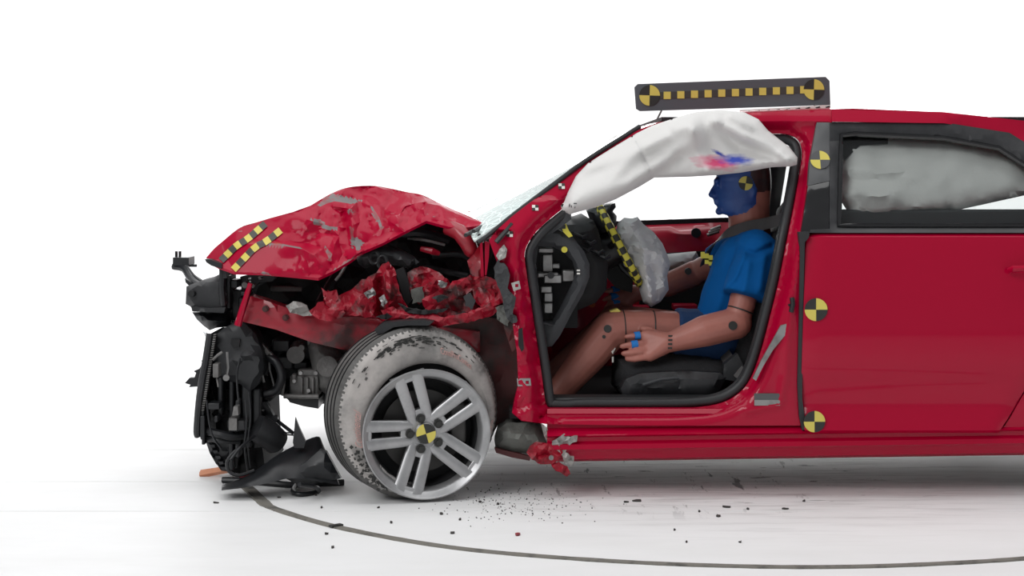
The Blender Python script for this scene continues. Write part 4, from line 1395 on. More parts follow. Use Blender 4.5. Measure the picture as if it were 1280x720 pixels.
# upper apron: red tube arching from the cowl, uprights before the pillar
bm = NB(); ptube(bm, [(560, 284, .25), (574, 290, .22), (584, 302, .2), (590, 316, .2), (588, 322, .2)], [.03, .032, .034, .03, .016], 10); obj('cowl_arch', bm, M['red_dirty'], car, 50)
bm = NB(); relief(bm, [(584, 326), (592, 318), (600, 305), (606, 302), (608, 345), (598, 348), (588, 342)], lambda x, y, d: .14 + .02 * crumple(x * 2, y * 2, 6), .03, step=6, seed=3); obj('apron_upright', bm, M['red_dirty'], car, 25)
bm = NB(); relief(bm, [(600, 304), (603, 302), (605, 346), (601, 346)], .09, .06, step=6); relief(bm, [(606, 302), (612, 303), (611, 322), (608, 344), (606, 344)], .08, .06, step=6); obj('apron_upright', bm, M['red'], car, 25)
bm = NB(); relief(bm, [(608, 302), (618, 300), (616, 318), (611, 330)], .12, .05, step=6); obj('gap_filler', bm, M['blacker'], car)

# engine and engine bay
bm = NB(); relief(bm, [(300, 352), (330, 345), (398, 342), (430, 318), (470, 298), (535, 272), (560, 284), (600, 300), (640, 330), (640, 440), (560, 460), (430, 450), (340, 470), (322, 430), (300, 400)], lambda x, y, d: .62 + .03 * math.sin(x * .11) * math.sin(y * .13), .8, step=12, seed=2)
obj('engine_cover', bm, M['blacker'], car, 25, label='black engine bay mass under the hood')
bm = NB(); relief(bm, [(340, 430), (372, 420), (400, 425), (430, 440), (430, 500), (398, 506), (360, 500), (345, 480)], lambda x, y, d: .55 + .02 * (1 - smooth(0, 6, d)), .6, step=8)
obj('engine_block', bm, M['black'], car, 30)
bm = NB()
relief(bm, [(384, 426), (400, 424), (420, 434), (432, 445), (432, 480), (410, 495), (396, 485), (390, 460), (386, 440)], lambda x, y, d: .40 - .06 * math.sqrt(min(1, d / 16)), .2, step=6)
gb = obj('gearbox', bm, M['cast'], car, 40, label='cast grey gearbox ahead of the tyre')
bm = NB(); pbox(bm, 362, 470, 398, 496, .36, .5); pbox(bm, 372, 462, 396, 474, .38, .5); pbox(bm, 364, 468, 370, 480, .34, .4); obj('gearbox_lid', bm, M['cast'], gb, bevel=.006)
for x in (377, 384, 391):
    bm = NB(); pbox(bm, x - 1.5, 472, x + 1.5, 494, .345, .4); obj('gearbox_rib', bm, M['cast'], gb, bevel=.003)
for x, y in ((368, 476), (386, 488), (395, 466), (376, 466)):
    bm = NB(); disc(bm, P(x, y, .34), (0, -1, 0), .008, .02, 6); obj('bolt', bm, M['steel'], gb, 30)
bm = NB(); tube(bm, [P(409, 458, .36), P(409, 458, .3)], .04, 20); obj('gearbox_cap', bm, M['cast'], gb, 40)
bm = NB(); ptube(bm, [(355, 495, .33), (376, 496, .32), (398, 496, .32)], .010, 8); ptube(bm, [(352, 460, .33), (355, 475, .3), (353, 494, .32)], .006, 8, 10); obj('cross_tube', bm, M['cast'], car)
bm = NB(); relief(bm, [(360, 499), (398, 500), (398, 511), (380, 508), (362, 503)], .34, .3, step=8); obj('subframe', bm, M['black'], car, bevel=.004)
bm = NB(); ptube(bm, [(330, 445, .3), (345, 452, .28), (352, 470, .28), (345, 488, .3), (330, 492, .3)], .017, 12, 14); obj('coolant_hose', bm, M['black'], car, 50)
bm = NB(); disc(bm, P(371, 440, .42), (0, -1, -.2), .035, .08, 20); disc(bm, P(378, 434, .40), (0, -1, 0), .012, .06, 12); obj('pump_pulley', bm, M['cast'], car, 40)
bm = NB(); pbox(bm, 340, 425, 362, 440, .4, .6); pbox(bm, 345, 446, 366, 462, .42, .6); pbox(bm, 366, 452, 384, 462, .45, .6); pbox(bm, 312, 452, 336, 500, .36, .6); pbox(bm, 330, 480, 356, 494, .4, .6); obj('accessory_bracket', bm, M['black'], car, bevel=.006)
bm = NB(); ptube(bm, [(336, 440, .3), (337, 462, .3), (342, 480, .3), (344, 490, .3)], .004, 6); ptube(bm, [(326, 462, .28), (330, 478, .28)], .006, 6); obj('loose_wire', bm, M['steel'], car)
# bay pipes and boxes
bm = NB(); ptube(bm, [(340, 361, .4), (358, 361, .36), (377, 361.5, .36)], [.011, .011, .009], 8); obj('chrome_pipe', bm, M['cast'], car, 40)
bm = NB(); relief(bm, [(300, 346), (318, 342), (332, 343), (345, 347), (340, 352), (324, 353), (312, 365), (302, 362)], .34, .05, [[(308, 348), (314, 347), (314, 352), (308, 353)], [(322, 346), (328, 345), (330, 349), (324, 350)]], step=5); obj('grille_carrier', bm, M['black'], car, 30)
bm = NB(); pbox(bm, 300, 364, 312, 370, .26, .34); pbox(bm, 298, 372, 309, 384, .3, .4); pbox(bm, 288, 350, 297, 360, .26, .36); pbox(bm, 290, 362, 303, 400, .34, .5); obj('wiring_block', bm, M['black'], car, bevel=.004)
bm = NB(); disc(bm, P(307, 356, .25), (0, -1, 0), .012, .04, 12); disc(bm, P(317, 357, .25), (0, -1, 0), .008, .04, 12); obj('hose_clamp', bm, M['cast'], car)
bm = NB(); relief(bm, [(444, 318), (454, 308), (478, 304), (500, 312), (518, 322), (524, 328), (510, 336), (494, 332), (470, 330), (456, 336), (448, 330)], lambda x, y, d: .28 - .05 * math.sqrt(min(1, d / 10)), .05, step=6)
obj('air_duct', bm, M['charcoal'], car, 40, label='folded black air duct under the hood')
bm = NB()
for (x, y) in ((468, 322), (478, 328)):
    tube(bm, [P(x + 8 * math.cos(a) * .75, y + 8 * math.sin(a), .21) for a in [k / 16 * math.tau for k in range(16)]], .006, 6, closed=True)
obj('duct_outlet', bm, M['black'], car)
bm = NB(); relief(bm, [(494, 338), (504, 334), (510, 350), (514, 376), (508, 384), (502, 366)], .2, .05, step=6); obj('strut_gaiter', bm, M['blacker'], car)
bm = NB(); ptube(bm, [(526, 311, .3), (540, 314, .29), (549, 317, .3)], [.010, .014, .009], 8); obj('bent_rod', bm, M['red_worn'], car)
for pts, r in (([(510, 298, .35), (530, 300, .32), (556, 306, .34)], .006), ([(522, 285, .4), (527, 298, .38)], .004), ([(420, 350, .3), (426, 342, .28), (432, 332, .26)], .006), ([(478, 296, .34), (520, 290, .34), (560, 300, .4)], .02),
               ([(420, 345, .4), (405, 370, .34), (400, 380, .3)], .02), ([(540, 320, .4), (570, 318, .4), (590, 322, .4)], .012), ([(508, 345, .3), (530, 335, .34), (560, 340, .4), (585, 345, .4)], .012)):
    bm = NB(); ptube(bm, pts, r, 8, 14); obj('bay_hose', bm, M['black'] if r > .008 else M['steel'], car)

# ------------------------------------------------------------------ interior
bm = NB()
relief(bm, [(664, 297), (679, 287), (698, 287), (716, 296), (730, 314), (737, 330), (737, 346), (729, 367), (714, 393), (700, 420), (690, 433), (681, 434), (674, 420), (669, 380), (662, 340), (660, 312)],
       lambda x, y, d: .155 + .014 * (1 - smooth(0, 5, d)) + .01 * (1 - smooth(0, 4, seg_dist(x, y, dh))), .06,
       [[(673, 308), (692, 309), (704, 315), (716, 327), (720, 342), (715, 356), (699, 388), (690, 402), (679, 403), (675, 370), (670, 330)]], 6, .2) if False else None
dh = [(673, 308), (692, 309), (704, 315), (716, 327), (720, 342), (715, 356), (699, 388), (690, 402), (679, 403), (675, 370), (670, 330)]
relief(bm, [(664, 297), (679, 287), (698, 287), (716, 296), (730, 314), (737, 330), (737, 346), (729, 367), (714, 393), (700, 420), (690, 433), (681, 434), (674, 420), (669, 380), (662, 340), (660, 312)],
       lambda x, y, d: .155 + .014 * (1 - smooth(0, 5, d)) + .01 * (1 - smooth(0, 4, seg_dist(x, y, dh))), .06, [dh], 6, .2)
de = obj('dashboard_end', bm, M['dash'], car, 35, label='dark grey open end frame of the dashboard')
bm = NB(); pbox(bm, 668, 292, 722, 410, .30, .36); obj('dashboard_cavity', bm, M['blacker'], de, 0)
for x0, y0, x1, y1, d in ((673, 310, 692, 316, .2), (678, 318, 691, 340, .22), (672, 341, 698, 347, .2), (680, 344, 702, 354, .19), (703, 338, 718, 352, .22), (676, 358, 690, 366, .2), (680, 366, 691, 378, .22), (680, 379, 691, 392, .2), (684, 330, 700, 336, .24)):
    bm = NB(); pbox(bm, x0, y0, x1, y1, d, d + .06); obj('cross_beam_piece', bm, M['steel'], de, bevel=.004)
bm = NB(); disc(bm, P(688.5, 344, .185), (0, -1, 0), .013, .02, 16); disc(bm, P(716, 372, .15), (0, -1, 0), .01, .02, 12) if False else None; obj('beam_bolt', bm, M['black'], de)
bm = NB(); disc(bm, P(705.5, 312, .15), (0, -1, 0), .0115, .006); obj('yellow_dot', bm, M['yellow_bright'], de, label='round yellow sticker on the dashboard end')
bm = NB(); pbox(bm, 721, 337, 725, 339, .148, .15); pbox(bm, 721, 341, 725, 343, .148, .15); obj('white_tick', bm, M['white_mark'], de, 0)
bm = NB(); pbox(bm, 669, 402, 676, 408, .1, .16); ptube(bm, [(670, 404, .12), (682, 404, .13), (690, 407, .15)], .004, 6); disc(bm, P(671, 405, .1), (0, -1, 0), .012, .01); obj('wiring_clip', bm, M['dash'], car)

# dashboard body behind its end frame
bm = NB(); relief(bm, [(684, 292), (700, 282), (730, 280), (742, 276), (748, 288), (752, 305), (760, 330), (758, 362), (745, 378), (722, 388), (700, 410), (690, 420), (672, 400), (668, 320)], lambda x, y, d: .34 - .05 * math.sqrt(min(1, d / 14)) + .01 * crumple(x, y, 2), 1.15, step=8)
obj('dashboard', bm, M['blacker'], car, 30, label='dark dashboard body')
bm = NB(); relief(bm, [(736, 264), (744, 260), (754, 258), (769, 254), (770, 259), (766, 264), (771, 270), (770, 284), (758, 290), (748, 292), (742, 280)], lambda x, y, d: .48 - .04 * math.sqrt(min(1, d / 8)), .25, step=5)
obj('instrument_hood', bm, M['black'], car, 40, label='black instrument hood behind the steering wheel')
bm = NB(); relief(bm, [(744, 290), (760, 282), (772, 292), (780, 320), (792, 345), (790, 366), (770, 360), (752, 340), (746, 312)], .56, .2, step=8); obj('steering_column', bm, M['blacker'], car, 30)
for k, (x, y) in enumerate(((718, 292), (728, 300), (724, 308), (738, 312), (746, 318))):
    bm = NB(); tube(bm, [P(x, y, .3), P(x + 10, y + 5, .28), P(x + 16, y + 2, .3)], .008, 8); obj('dashboard_wire', bm, M['black'], car)
bm = NB(); relief(bm, [(700, 277), (706, 276), (711, 288), (716, 295), (711, 297), (704, 290)], .14, .02, step=3); obj('taped_lever', bm, M['yellow_bright'], car, label='yellow taped lever at the dashboard top')
bm = NB(); pbox(bm, 702, 281, 707, 286, .136, .14); obj('tape_square', bm, M['tape_black'], car, 0)
bm = NB(); relief(bm, [(696, 268), (706, 262), (714, 266), (714, 274), (704, 282), (690, 292), (680, 296)], lambda x, y, d: .12, .04, step=5); obj('pillar_trim', bm, M['dash'], car, 30)
bm = NB(); disc(bm, P(735, 372, .8), (0, -1, 0), .02, .02); disc(bm, P(740, 380, .8), (0, -1, 0), .014, .02); obj('orange_plug', bm, M['orange'], car)

# steering wheel, seen almost edge on, rim wrapped in checkered tape
sw = bpy.data.objects.new('steering_wheel', None); sc.collection.objects.link(sw); adopt(sw, car)
swc = P(774, 306, .52)
ax = Vector((.885, -.04, .465)).normalized()
u = Vector((0, 1, 0)); u = (u - ax * u.dot(ax)).normalized(); v = ax.cross(u).normalized()
bm = NB()
NS, NT, RB, rt = 84, 12, .172, .0175
for k in range(NS):
    pass
ringv = []
for k in range(NS):
    a = k / NS * math.tau
    c = swc + (u * math.cos(a) + v * math.sin(a)) * RB
    rad = (u * math.cos(a) + v * math.sin(a))
    ringv.append([bm.verts.new(c + (rad * math.cos(b) + ax * math.sin(b)) * rt) for b in [q / NT * math.tau for q in range(NT)]])
for k in range(NS):
    for q in range(NT):
        f = bm.faces.new((ringv[k][q], ringv[k][(q + 1) % NT], ringv[(k + 1) % NS][(q + 1) % NT], ringv[(k + 1) % NS][q]))
        f.material_index = ((k // 2) + (q + 1) // 3) % 2
obj('wheel_rim', bm, [M['yellow_bright'], M['tape_black']], sw, 60, label='steering wheel rim wrapped in yellow and black checks')
bm = NB()
for a in (.2, math.pi - .2, -math.pi / 2):
    tube(bm, [swc + (u * math.cos(a) + v * math.sin(a)) * r_ - ax * (.03 if r_ < .1 else 0) for r_ in (.03, .09, .165)], .013, 8)
tube(bm, [swc - ax * .09, swc - ax * .01], .07, 20)
obj('wheel_hub', bm, M['black'], sw, 40)
bm = NB(); tube(bm, [swc - ax * .08, swc - ax * .3], .04, 12); obj('column_shroud', bm, M['blacker'], sw, 40)

# deflated front airbag hanging from the wheel
folds = [([(790, 275), (800, 300), (812, 330)], .03, 6), ([(796, 308), (815, 312), (834, 325)], .035, 4), ([(812, 330), (820, 345), (822, 375)], -.03, 5), ([(806, 318), (808, 350), (815, 378)], .03, 6), ([(820, 290), (830, 310)], .03, 6)]
bm = NB()
pillow(bm, [(772, 279), (780, 272), (790, 273), (797, 271), (804, 280), (817, 290), (828, 304), (834, 318), (838, 330), (834, 345), (836, 362), (826, 377), (814, 384), (804, 378), (799, 362), (800, 352), (792, 344), (782, 332), (774, 314), (768, 296)], .50, .09, 22,
       lambda x, y: .030 * crumple(x * 1.1, y * 1.1, 3) + creases(x, y, folds), 4.5, 5)
obj('driver_airbag', bm, M['bag_grey'], car, 28, label='limp grey driver airbag hanging from the steering wheel')
bm = NB(); pillow(bm, [(826, 318), (850, 316), (870, 314), (873, 320), (874, 330), (860, 336), (840, 340), (828, 342)], .95, .09, 14, lambda x, y: .01 * crumple(x, y, 2), 5)
obj('passenger_airbag', bm, M['bag_grey'], car, 50, label='pale passenger airbag edge beyond the dummy arm')

# curtain airbag over the door opening
cf = [([(712, 245), (760, 225), (800, 190), (862, 160)], .035, 8), ([(735, 210), (790, 190), (830, 170)], .02, 6), ([(720, 258), (790, 228), (835, 200), (866, 172)], .045, 9), ([(866, 160), (870, 185), (885, 210)], .03, 7),
      ([(845, 160), (862, 155), (868, 162)], .03, 6), ([(895, 152), (930, 170), (950, 180), (985, 198)], .045, 5), ([(905, 160), (925, 182), (970, 190)], -.03, 7), ([(915, 145), (945, 160), (975, 188)], .03, 5),
      ([(800, 232), (830, 212), (850, 195)], -.028, 6), ([(796, 180), (806, 200), (816, 222)], -.010, 2), ([(880, 215), (930, 205), (985, 204)], .02, 5)]
bag_o = [(703, 263), (701, 257), (705, 253), (710, 240), (720, 220), (735, 204), (762, 187), (795, 167), (815, 157), (845, 147), (870, 140), (900, 137.5), (930, 140), (948, 149), (960, 163), (974, 174), (987, 184), (997, 197), (996, 206), (989, 208), (965, 209),
         (948, 212), (925, 216), (895, 219), (860, 221), (818, 222), (800, 233), (770, 249), (745, 259), (722, 265), (712, 268)]
bm = NB()
pillow(bm, bag_o, lambda x, y: body_y(y) - .035 - .04 * smooth(200, 150, y) * smooth(990, 900, x), .075, 26, lambda x, y: .006 * crumple(x * .5, y * .5, 6) + 1.35 * creases(x, y, [(l, h_, w_ * 1.35) for l, h_, w_ in cf]), 3.0, 7, back=.3)
cur = obj('curtain_airbag', bm, M['curtain'], car, 80, label='large white curtain airbag with a red and blue smear')
cb = bvh_of(cur)
bm = NB(); h, n = cast(cb, 703.5, 257); disc(bm, h + Vector((0, -.002, 0)), (0, -1, 0), .006, .006, 12); obj('eyelet', bm, M['blacker'], cur)
bm = NB()
for (x, y, w, h_) in ((711, 255, 1.5, 5), (713.5, 257, 1.2, 5), (717, 254, 4, 1.2), (718, 258, 1.2, 5), (715, 261, 1.2, 4)):
    patch(bm, cb, ((x, y), (x + w, y), (x + w, y + h_), (x, y + h_)), 1, 2, .003)
obj('printed_marks', bm, M['charcoal'], cur, 0, recalc=False)
bm = NB()   # dotted seam down the bag
for k in range(16):
    t = k / 15
    x, y = lerp(794, 817, t), lerp(176, 221, t)
    patch(bm, cb, ((x, y), (x + .9, y), (x + 1.4, y + 1.6), (x + .5, y + 1.6)), 1, 1, .002)
g = obj('seam_stitches', bm, M['bag_grey'], cur, 0, recalc=False); g['kind'] = 'stuff'

# checker squares on the windshield pillar
fb = bvh_of(side_frame)
for x, y in ((702, 233), (669, 260), (637, 293)):
    bm = NB()
    for i in range(2):
        for j in range(2):
            a = x - 4 + 4 * i; b = y - 3.5 + 3.5 * j
            patch(bm, fb, ((a, b), (a + 4, b), (a + 4, b + 3.5), (a, b + 3.5)), 2, 2, .004, (i + j) % 2)
    obj('checker_sticker', bm, [M['white_mark'], M['tape_black']], car, 0, recalc=False)

# driver seat
seat = bpy.data.objects.new('driver_seat', None); sc.collection.objects.link(seat); adopt(seat, car); seat['label'] = 'black driver seat under the dummy'
bm = NB(); pillow(bm, [(766, 444), (800, 440), (850, 436), (900, 440), (925, 455), (928, 480), (905, 497), (860, 498), (780, 498), (764, 480)], .52, .28, 30, None, 9, back=1.0); obj('seat_cushion', bm, M['fabric'], seat, 60)
bm = NB(); pillow(bm, [(915, 470), (905, 440), (925, 380), (945, 330), (962, 290), (975, 270), (992, 262), (998, 290), (986, 350), (970, 420), (955, 462), (940, 480)], .55, .26, 26, None, 9, back=1.0); obj('seat_back', bm, M['fabric'], seat, 60)
bm = NB(); pillow(bm, [(966, 285), (972, 262), (985, 244), (998, 226), (1006, 236), (1002, 268), (992, 290)], .52, .13, 14, None, 5, back=1.0); obj('headrest', bm, M['fabric'], seat, 60)
bm = NB(); relief(bm, [(776, 486), (782, 474), (800, 467), (830, 465), (860, 464), (900, 466), (908, 472), (898, 490), (890, 496), (780, 498)],
                  lambda x, y, d: .20 - .03 * smooth(0, 10, d) + .012 * math.exp(-(seg_dist(x, y, [(800, 478), (850, 474), (850, 488), (800, 490)]) / 3) ** 2), .08, step=6, jitter=.15); obj('seat_side_cover', bm, M['charcoal'], seat, 35)
bm = NB(); ptube(bm, [(804, 481, .165), (826, 474, .155), (848, 472, .165)], .007, 8); obj('seat_lever', bm, M['dash'], seat)
bm = NB(); relief(bm, [(905, 456), (922, 442), (932, 462), (926, 478), (904, 474)], .2, .05, step=6); obj('belt_buckle_cover', bm, M['charcoal'], seat, bevel=.006)

# inner sill tread with scratches
bm = NB(); pbox(bm, 690, 497, 915, 508, .10, .2); st = obj('sill_tread', bm, M['seal'], car, bevel=.008)
bm = NB()
for k in range(14):
    x = R.uniform(700, 745); pbox(bm, x, R.uniform(499, 502), x + R.uniform(1, 4), 502.6, .098, .1)
g = obj('tread_scratches', bm, M['steel'], st, 0); g['kind'] = 'stuff'

# ------------------------------------------------------------------ roof target board
yb = .85
board = empty('target_board', P(916, 140, yb), 'long dark grey board with yellow and black targets standing on the car roof', 'board')
bo = [(793, 109), (797, 105), (1032, 96), (1037, 101), (1038, 131), (1000, 132.5), (800, 139), (795, 136)]
bm = NB(); relief(bm, bo, yb, .012, step=40, jitter=0)
obj('panel', bm, M['board'], board, 20)
for x, y in ((812, 119.3), (1017.3, 112)):
    obj('target_marker', target_mesh(P(x, y, yb - .001), (0, -1, 0), (0.03, 0, 1), 12.9 / 298, th=.003), [M['yellow'], M['tape_black']], board, 30)
xs = [834 + (1004.6 - 834) / 10 * k for k in range(11)]
for k, x in enumerate(xs):
    y = lerp(119.2, 112.2, k / 10)
    bm = NB(); pbox(bm, x - 4.4, y - 4.6, x + (4.4 if k < 10 else 1), y + 4.6, yb - .003, yb); obj('yellow_square', bm, M['yellow'], board, 0)
    bm = NB(); pbox(bm, x - (13 if k else 9), y - 4.0, x - 4.4, y + 4.4, yb - .002, yb); obj('dark_square', bm, M['tape_grey'], board, 0)
bm = NB(); tube(bm, [P(827, 138, yb), P(819.5, 153, yb)], .004, 8); tube(bm, [P(1018, 131, yb), P(1020, 136, yb)], .004, 8)
obj('support_leg', bm, M['cast'], board)
bm = NB(); relief(bm, [(802, 161), (806, 156.5), (828, 152), (828, 153.5), (810, 158.5)], yb - .3, .02, step=8); obj('magnet_foot', bm, M['red_dark'], board)
bm = NB(); relief(bm, [(883, 142.5), (893, 140.5), (893, 142), (883, 144)], .6, .02, step=6); tube(bm, [P(888, 142, .6), P(888, 139.5, .6)], .005, 6); obj('magnet_foot', bm, M['black'], board)
bm = NB(); relief(bm, [(925, 137.5), (1038, 131), (1038, 135), (925, 141)], yb - .05, .03, step=30); ft = obj('base_strip', bm, M['white_mark'], board)
for k in range(9):
    bm = NB(); x = 932 + k * 12.5; y = lerp(139.5, 133.5, k / 8)
    relief(bm, [(x, y), (x + 5, y - 1.3), (x + 6, y), (x + 1, y + 1.4)], yb - .056, .006, step=5); obj('dark_dash', bm, M['black'], ft)

# ------------------------------------------------------------------ crash test dummy
dummy = empty('crash_test_dummy', P(850, 460, .5), 'crash test dummy in blue shirt with blue painted face sitting behind the wheel', 'dummy')


def capsule(bm, a, b, ra, rb, n=16, k=4, flat_end=False):
    a, b = Vector(a), Vector(b)
    t = (b - a)
    if t.length < 1e-6: t = Vector((0, 0, 1e-4))
    t.normalize()
    pts, rs = [], []
    for q in range(k, -1, -1):
        th = q / k * math.pi / 2
        pts.append(a - t * ra * math.sin(th)); rs.append(max(ra * math.cos(th), ra * .02))
    if flat_end:
        pts.append(b); rs.append(rb)
    else:
        for q in range(0, k + 1):
            th = q / k * math.pi / 2
            pts.append(b + t * rb * math.sin(th)); rs.append(max(rb * math.cos(th), rb * .02))
    tube(bm, pts, rs, n)


def ball(bm, c, r, n=16):
    r = r if isinstance(r, (tuple, list)) else (r, r, r)
    bmesh.ops.create_uvsphere(bm, u_segments=n * 2, v_segments=n, radius=1, matrix=Matrix.Translation(Vector(c)) @ Matrix.Diagonal((*r, 1)))


def fuse(bm, voxel, smooth_it=4):
    """One continuous skin out of overlapping pieces."""
    bmesh.ops.recalc_face_normals(bm, faces=bm.faces[:])
    me = bpy.data.meshes.new('tmp'); bm.to_mesh(me); bm.free()
    o = bpy.data.objects.new('tmp', me); sc.collection.objects.link(o)
    r = o.modifiers.new('r', 'REMESH'); r.mode = 'VOXEL'; r.voxel_size = voxel
    s = o.modifiers.new('s', 'SMOOTH'); s.factor = .5; s.iterations = smooth_it
    bpy.context.view_layer.update()
    me2 = bpy.data.meshes.new_from_object(o.evaluated_get(bpy.context.evaluated_depsgraph_get()))
    out = NB(); out.from_mesh(me2)
    bpy.data.objects.remove(o); bpy.data.meshes.remove(me); bpy.data.meshes.remove(me2)
    return out


S = 1 / 314.0
bm = NB()
# trunk
for s in (-1, 1):
    capsule(bm, P(905, 428, .52 + .09 * s), P(912, 385, .52 + .09 * s), .095, .095)
    capsule(bm, P(912, 385, .52 + .09 * s), P(928, 325, .52 + .10 * s), .095, .095)
    capsule(bm, P(930, 320, .52 + .06 * s), P(942, 308, .52 + .19 * s), .08, .06)
capsule(bm, P(938, 305, .52), P(935, 262, .50), .088, .078)       # thick neck
# near arm
capsule(bm, P(945, 316, .32), P(922, 400, .27), .058, .050)
capsule(bm, P(920, 404, .27), P(880, 414, .255), .062, .061)
capsule(bm, P(880, 414, .255), P(840, 427, .25), .061, .040)
# near hand: flat palm with five fingers
def hand(wrist, palm, fingers, thumb, rp, rf):
    for t in (0, .33, .66, 1):
        a = Vector(palm[0]).lerp(Vector(palm[1]), t)
        capsule(bm, wrist, a, rp * .9, rp * .55, 12)
    for f in fingers:
        for (p, q), (r0, r1) in zip(zip(f, f[1:]), ((rf * 1.15, rf * 1.05), (rf * 1.05, rf * .95), (rf * .95, rf * .8))):
            capsule(bm, p, q, r0, r1, 10, 3)
    for (p, q) in zip(thumb, thumb[1:]):
        capsule(bm, p, q, rf * 1.2, rf * 1.0, 10, 3)


hand(P(834, 428, .25), (P(808, 420, .27), P(812, 444, .235)),
     [[P(814, 419, .27), P(800, 419, .262), P(790, 420, .258), P(783, 421, .262)],
      [P(812, 428, .25), P(798, 430, .236), P(786, 431, .232), P(777, 433, .238)],
      [P(812, 437, .24), P(800, 439, .226), P(788, 441, .224), P(779, 442, .23)],
      [P(816, 445, .24), P(804, 447, .228), P(794, 449, .226), P(784, 449, .232)]],
     [P(826, 420, .27), P(814, 413, .29), P(803, 411, .30)], .046, .0125)
# near leg
capsule(bm, P(890, 422, .42), P(840, 415, .40), .092, .082)
capsule(bm, P(840, 415, .40), P(785, 411, .385), .082, .074)
capsule(bm, P(785, 411, .385), P(764, 412, .38), .074, .074)
capsule(bm, P(762, 414, .38), P(735, 446, .375), .074, .070)
capsule(bm, P(735, 446, .375), P(690, 500, .37), .070, .046)
capsule(bm, P(688, 502, .37), P(655, 524, .36), .045, .036)
# far leg
capsule(bm, P(890, 422, .62), P(770, 402, .68), .09, .072)
capsule(bm, P(770, 402, .68), P(690, 470, .70), .072, .05)
capsule(bm, P(690, 470, .70), P(655, 490, .7), .045, .035)
# far arm and hand
capsule(bm, P(925, 312, .70), P(868, 342, .80), .055, .05)
capsule(bm, P(868, 342, .80), P(835, 356, .76), .055, .05)
capsule(bm, P(835, 356, .76), P(796, 367, .72), .05, .032)
hand(P(794, 367, .72), (P(776, 362, .72), P(780, 380, .70)),
     [[P(778, 362, .72), P(768, 362, .70), P(762, 363, .70), P(757, 364, .70)], [P(778, 368, .70), P(766, 370, .69), P(760, 372, .69), P(755, 375, .69)],
      [P(780, 374, .70), P(768, 377, .69), P(762, 380, .69), P(757, 384, .69)], [P(782, 380, .70), P(772, 384, .69), P(766, 386, .69), P(762, 388, .69)]],
     [P(788, 362, .73), P(780, 357, .75), P(772, 356, .75)], .04, .011)
# head: slices from crown to jaw: pixel row, front x, back x, half width (m)
sl = [(186, 922, 938, .03), (190, 908, 950, .052), (196, 901, 957, .067), (204, 897.5, 961, .075), (214, 896, 963, .078), (224, 894.5, 964, .078), (229, 893.8, 964, .077), (234, 894.5, 964, .076), (240, 894.5, 963.5, .075),
      (246, 895, 963, .074), (251, 893.5, 962.5, .071), (254, 895, 962.5, .07), (258, 896, 962, .067), (263, 898, 962, .062), (267, 902, 962, .058), (272, 915, 962, .062), (280, 916, 963, .07)]
rows = []
for y, x0, x1, hw in spline(sl, 60):
    row = []
    for k in range(32):
        a = k / 32 * math.tau
        c, s = math.cos(a), math.sin(a)
        ex = 2.0 / 2.3
        px = (x0 + x1) / 2 + (x1 - x0) / 2 * math.copysign(abs(c) ** ex, c)
        narrow = 1 - .22 * smooth(0, -1, c) * (1 if y > 225 else .5)
        row.append(Vector((P(px, y, .5).x, .5 + hw * math.copysign(abs(s) ** ex, s) * narrow, P(px, y, .5).z)))
    rows.append(row)
vs = loft(bm, rows, close_u=True)
bm.faces.new(vs[0][::-1]); bm.faces.new(vs[-1])
capsule(bm, P(894, 231, .5), P(889.5, 243, .5), .007, .014)          # nose
capsule(bm, P(893, 243.5, .49), P(893, 243.5, .51), .011, .011)
capsule(bm, P(895.5, 226.5, .46), P(895.5, 226.5, .54), .012, .012)    # brow
capsule(bm, P(894, 249.5, .482), P(894, 249.5, .518), .008, .008)      # lips
capsule(bm, P(895, 253.8, .484), P(895, 253.8, .516), .008, .008)
capsule(bm, P(899, 264, .485), P(899, 264, .515), .016, .016)          # chin
for s in (-1, 1):
    ball(bm, P(942, 238, .5 + .074 * s), (.012, .008, .026))          # low relief ears
    ball(bm, P(897.5, 232.5, .5 + .03 * s), (.010, .013, .008))         # closed eyes
bm = fuse(bm, .0048, 5)
blue_poly = [(880, 208), (932, 208), (936, 222), (943, 236), (942, 254), (930, 265), (908, 271), (896, 270), (880, 262)]
cap_poly = [(932, 180), (975, 180), (975, 236), (955, 239), (940, 240), (936, 222), (932, 208), (900, 208), (890, 180)]
for f in bm.faces:
    c = f.calc_center_median()
    x, y = unP(Vector((c.x * (CAMD + .5) / (CAMD + .5), .5, c.z)))
    if y < 275 and x > 870:
        if inside(x, y, blue_poly): f.material_index = 1
        elif inside(x, y, cap_poly): f.material_index = 2
body = obj('body', bm, [M['skin'], M['facepaint'], M['cap']], dummy, 0)
body.data.shade_smooth()
bb = bvh_of(body)
# target on the temple
h, n = cast(bb, 932, 229)
if h is None: h, n = P(932, 229, .42), Vector((0, -1, 0))
obj('target_marker', target_mesh(h + n * .002, n, (.25, 0, 1), .028, rot=.1, flip=True), [M['yellow'], M['tape_black']], dummy, 30, label='yellow and black target on the temple')
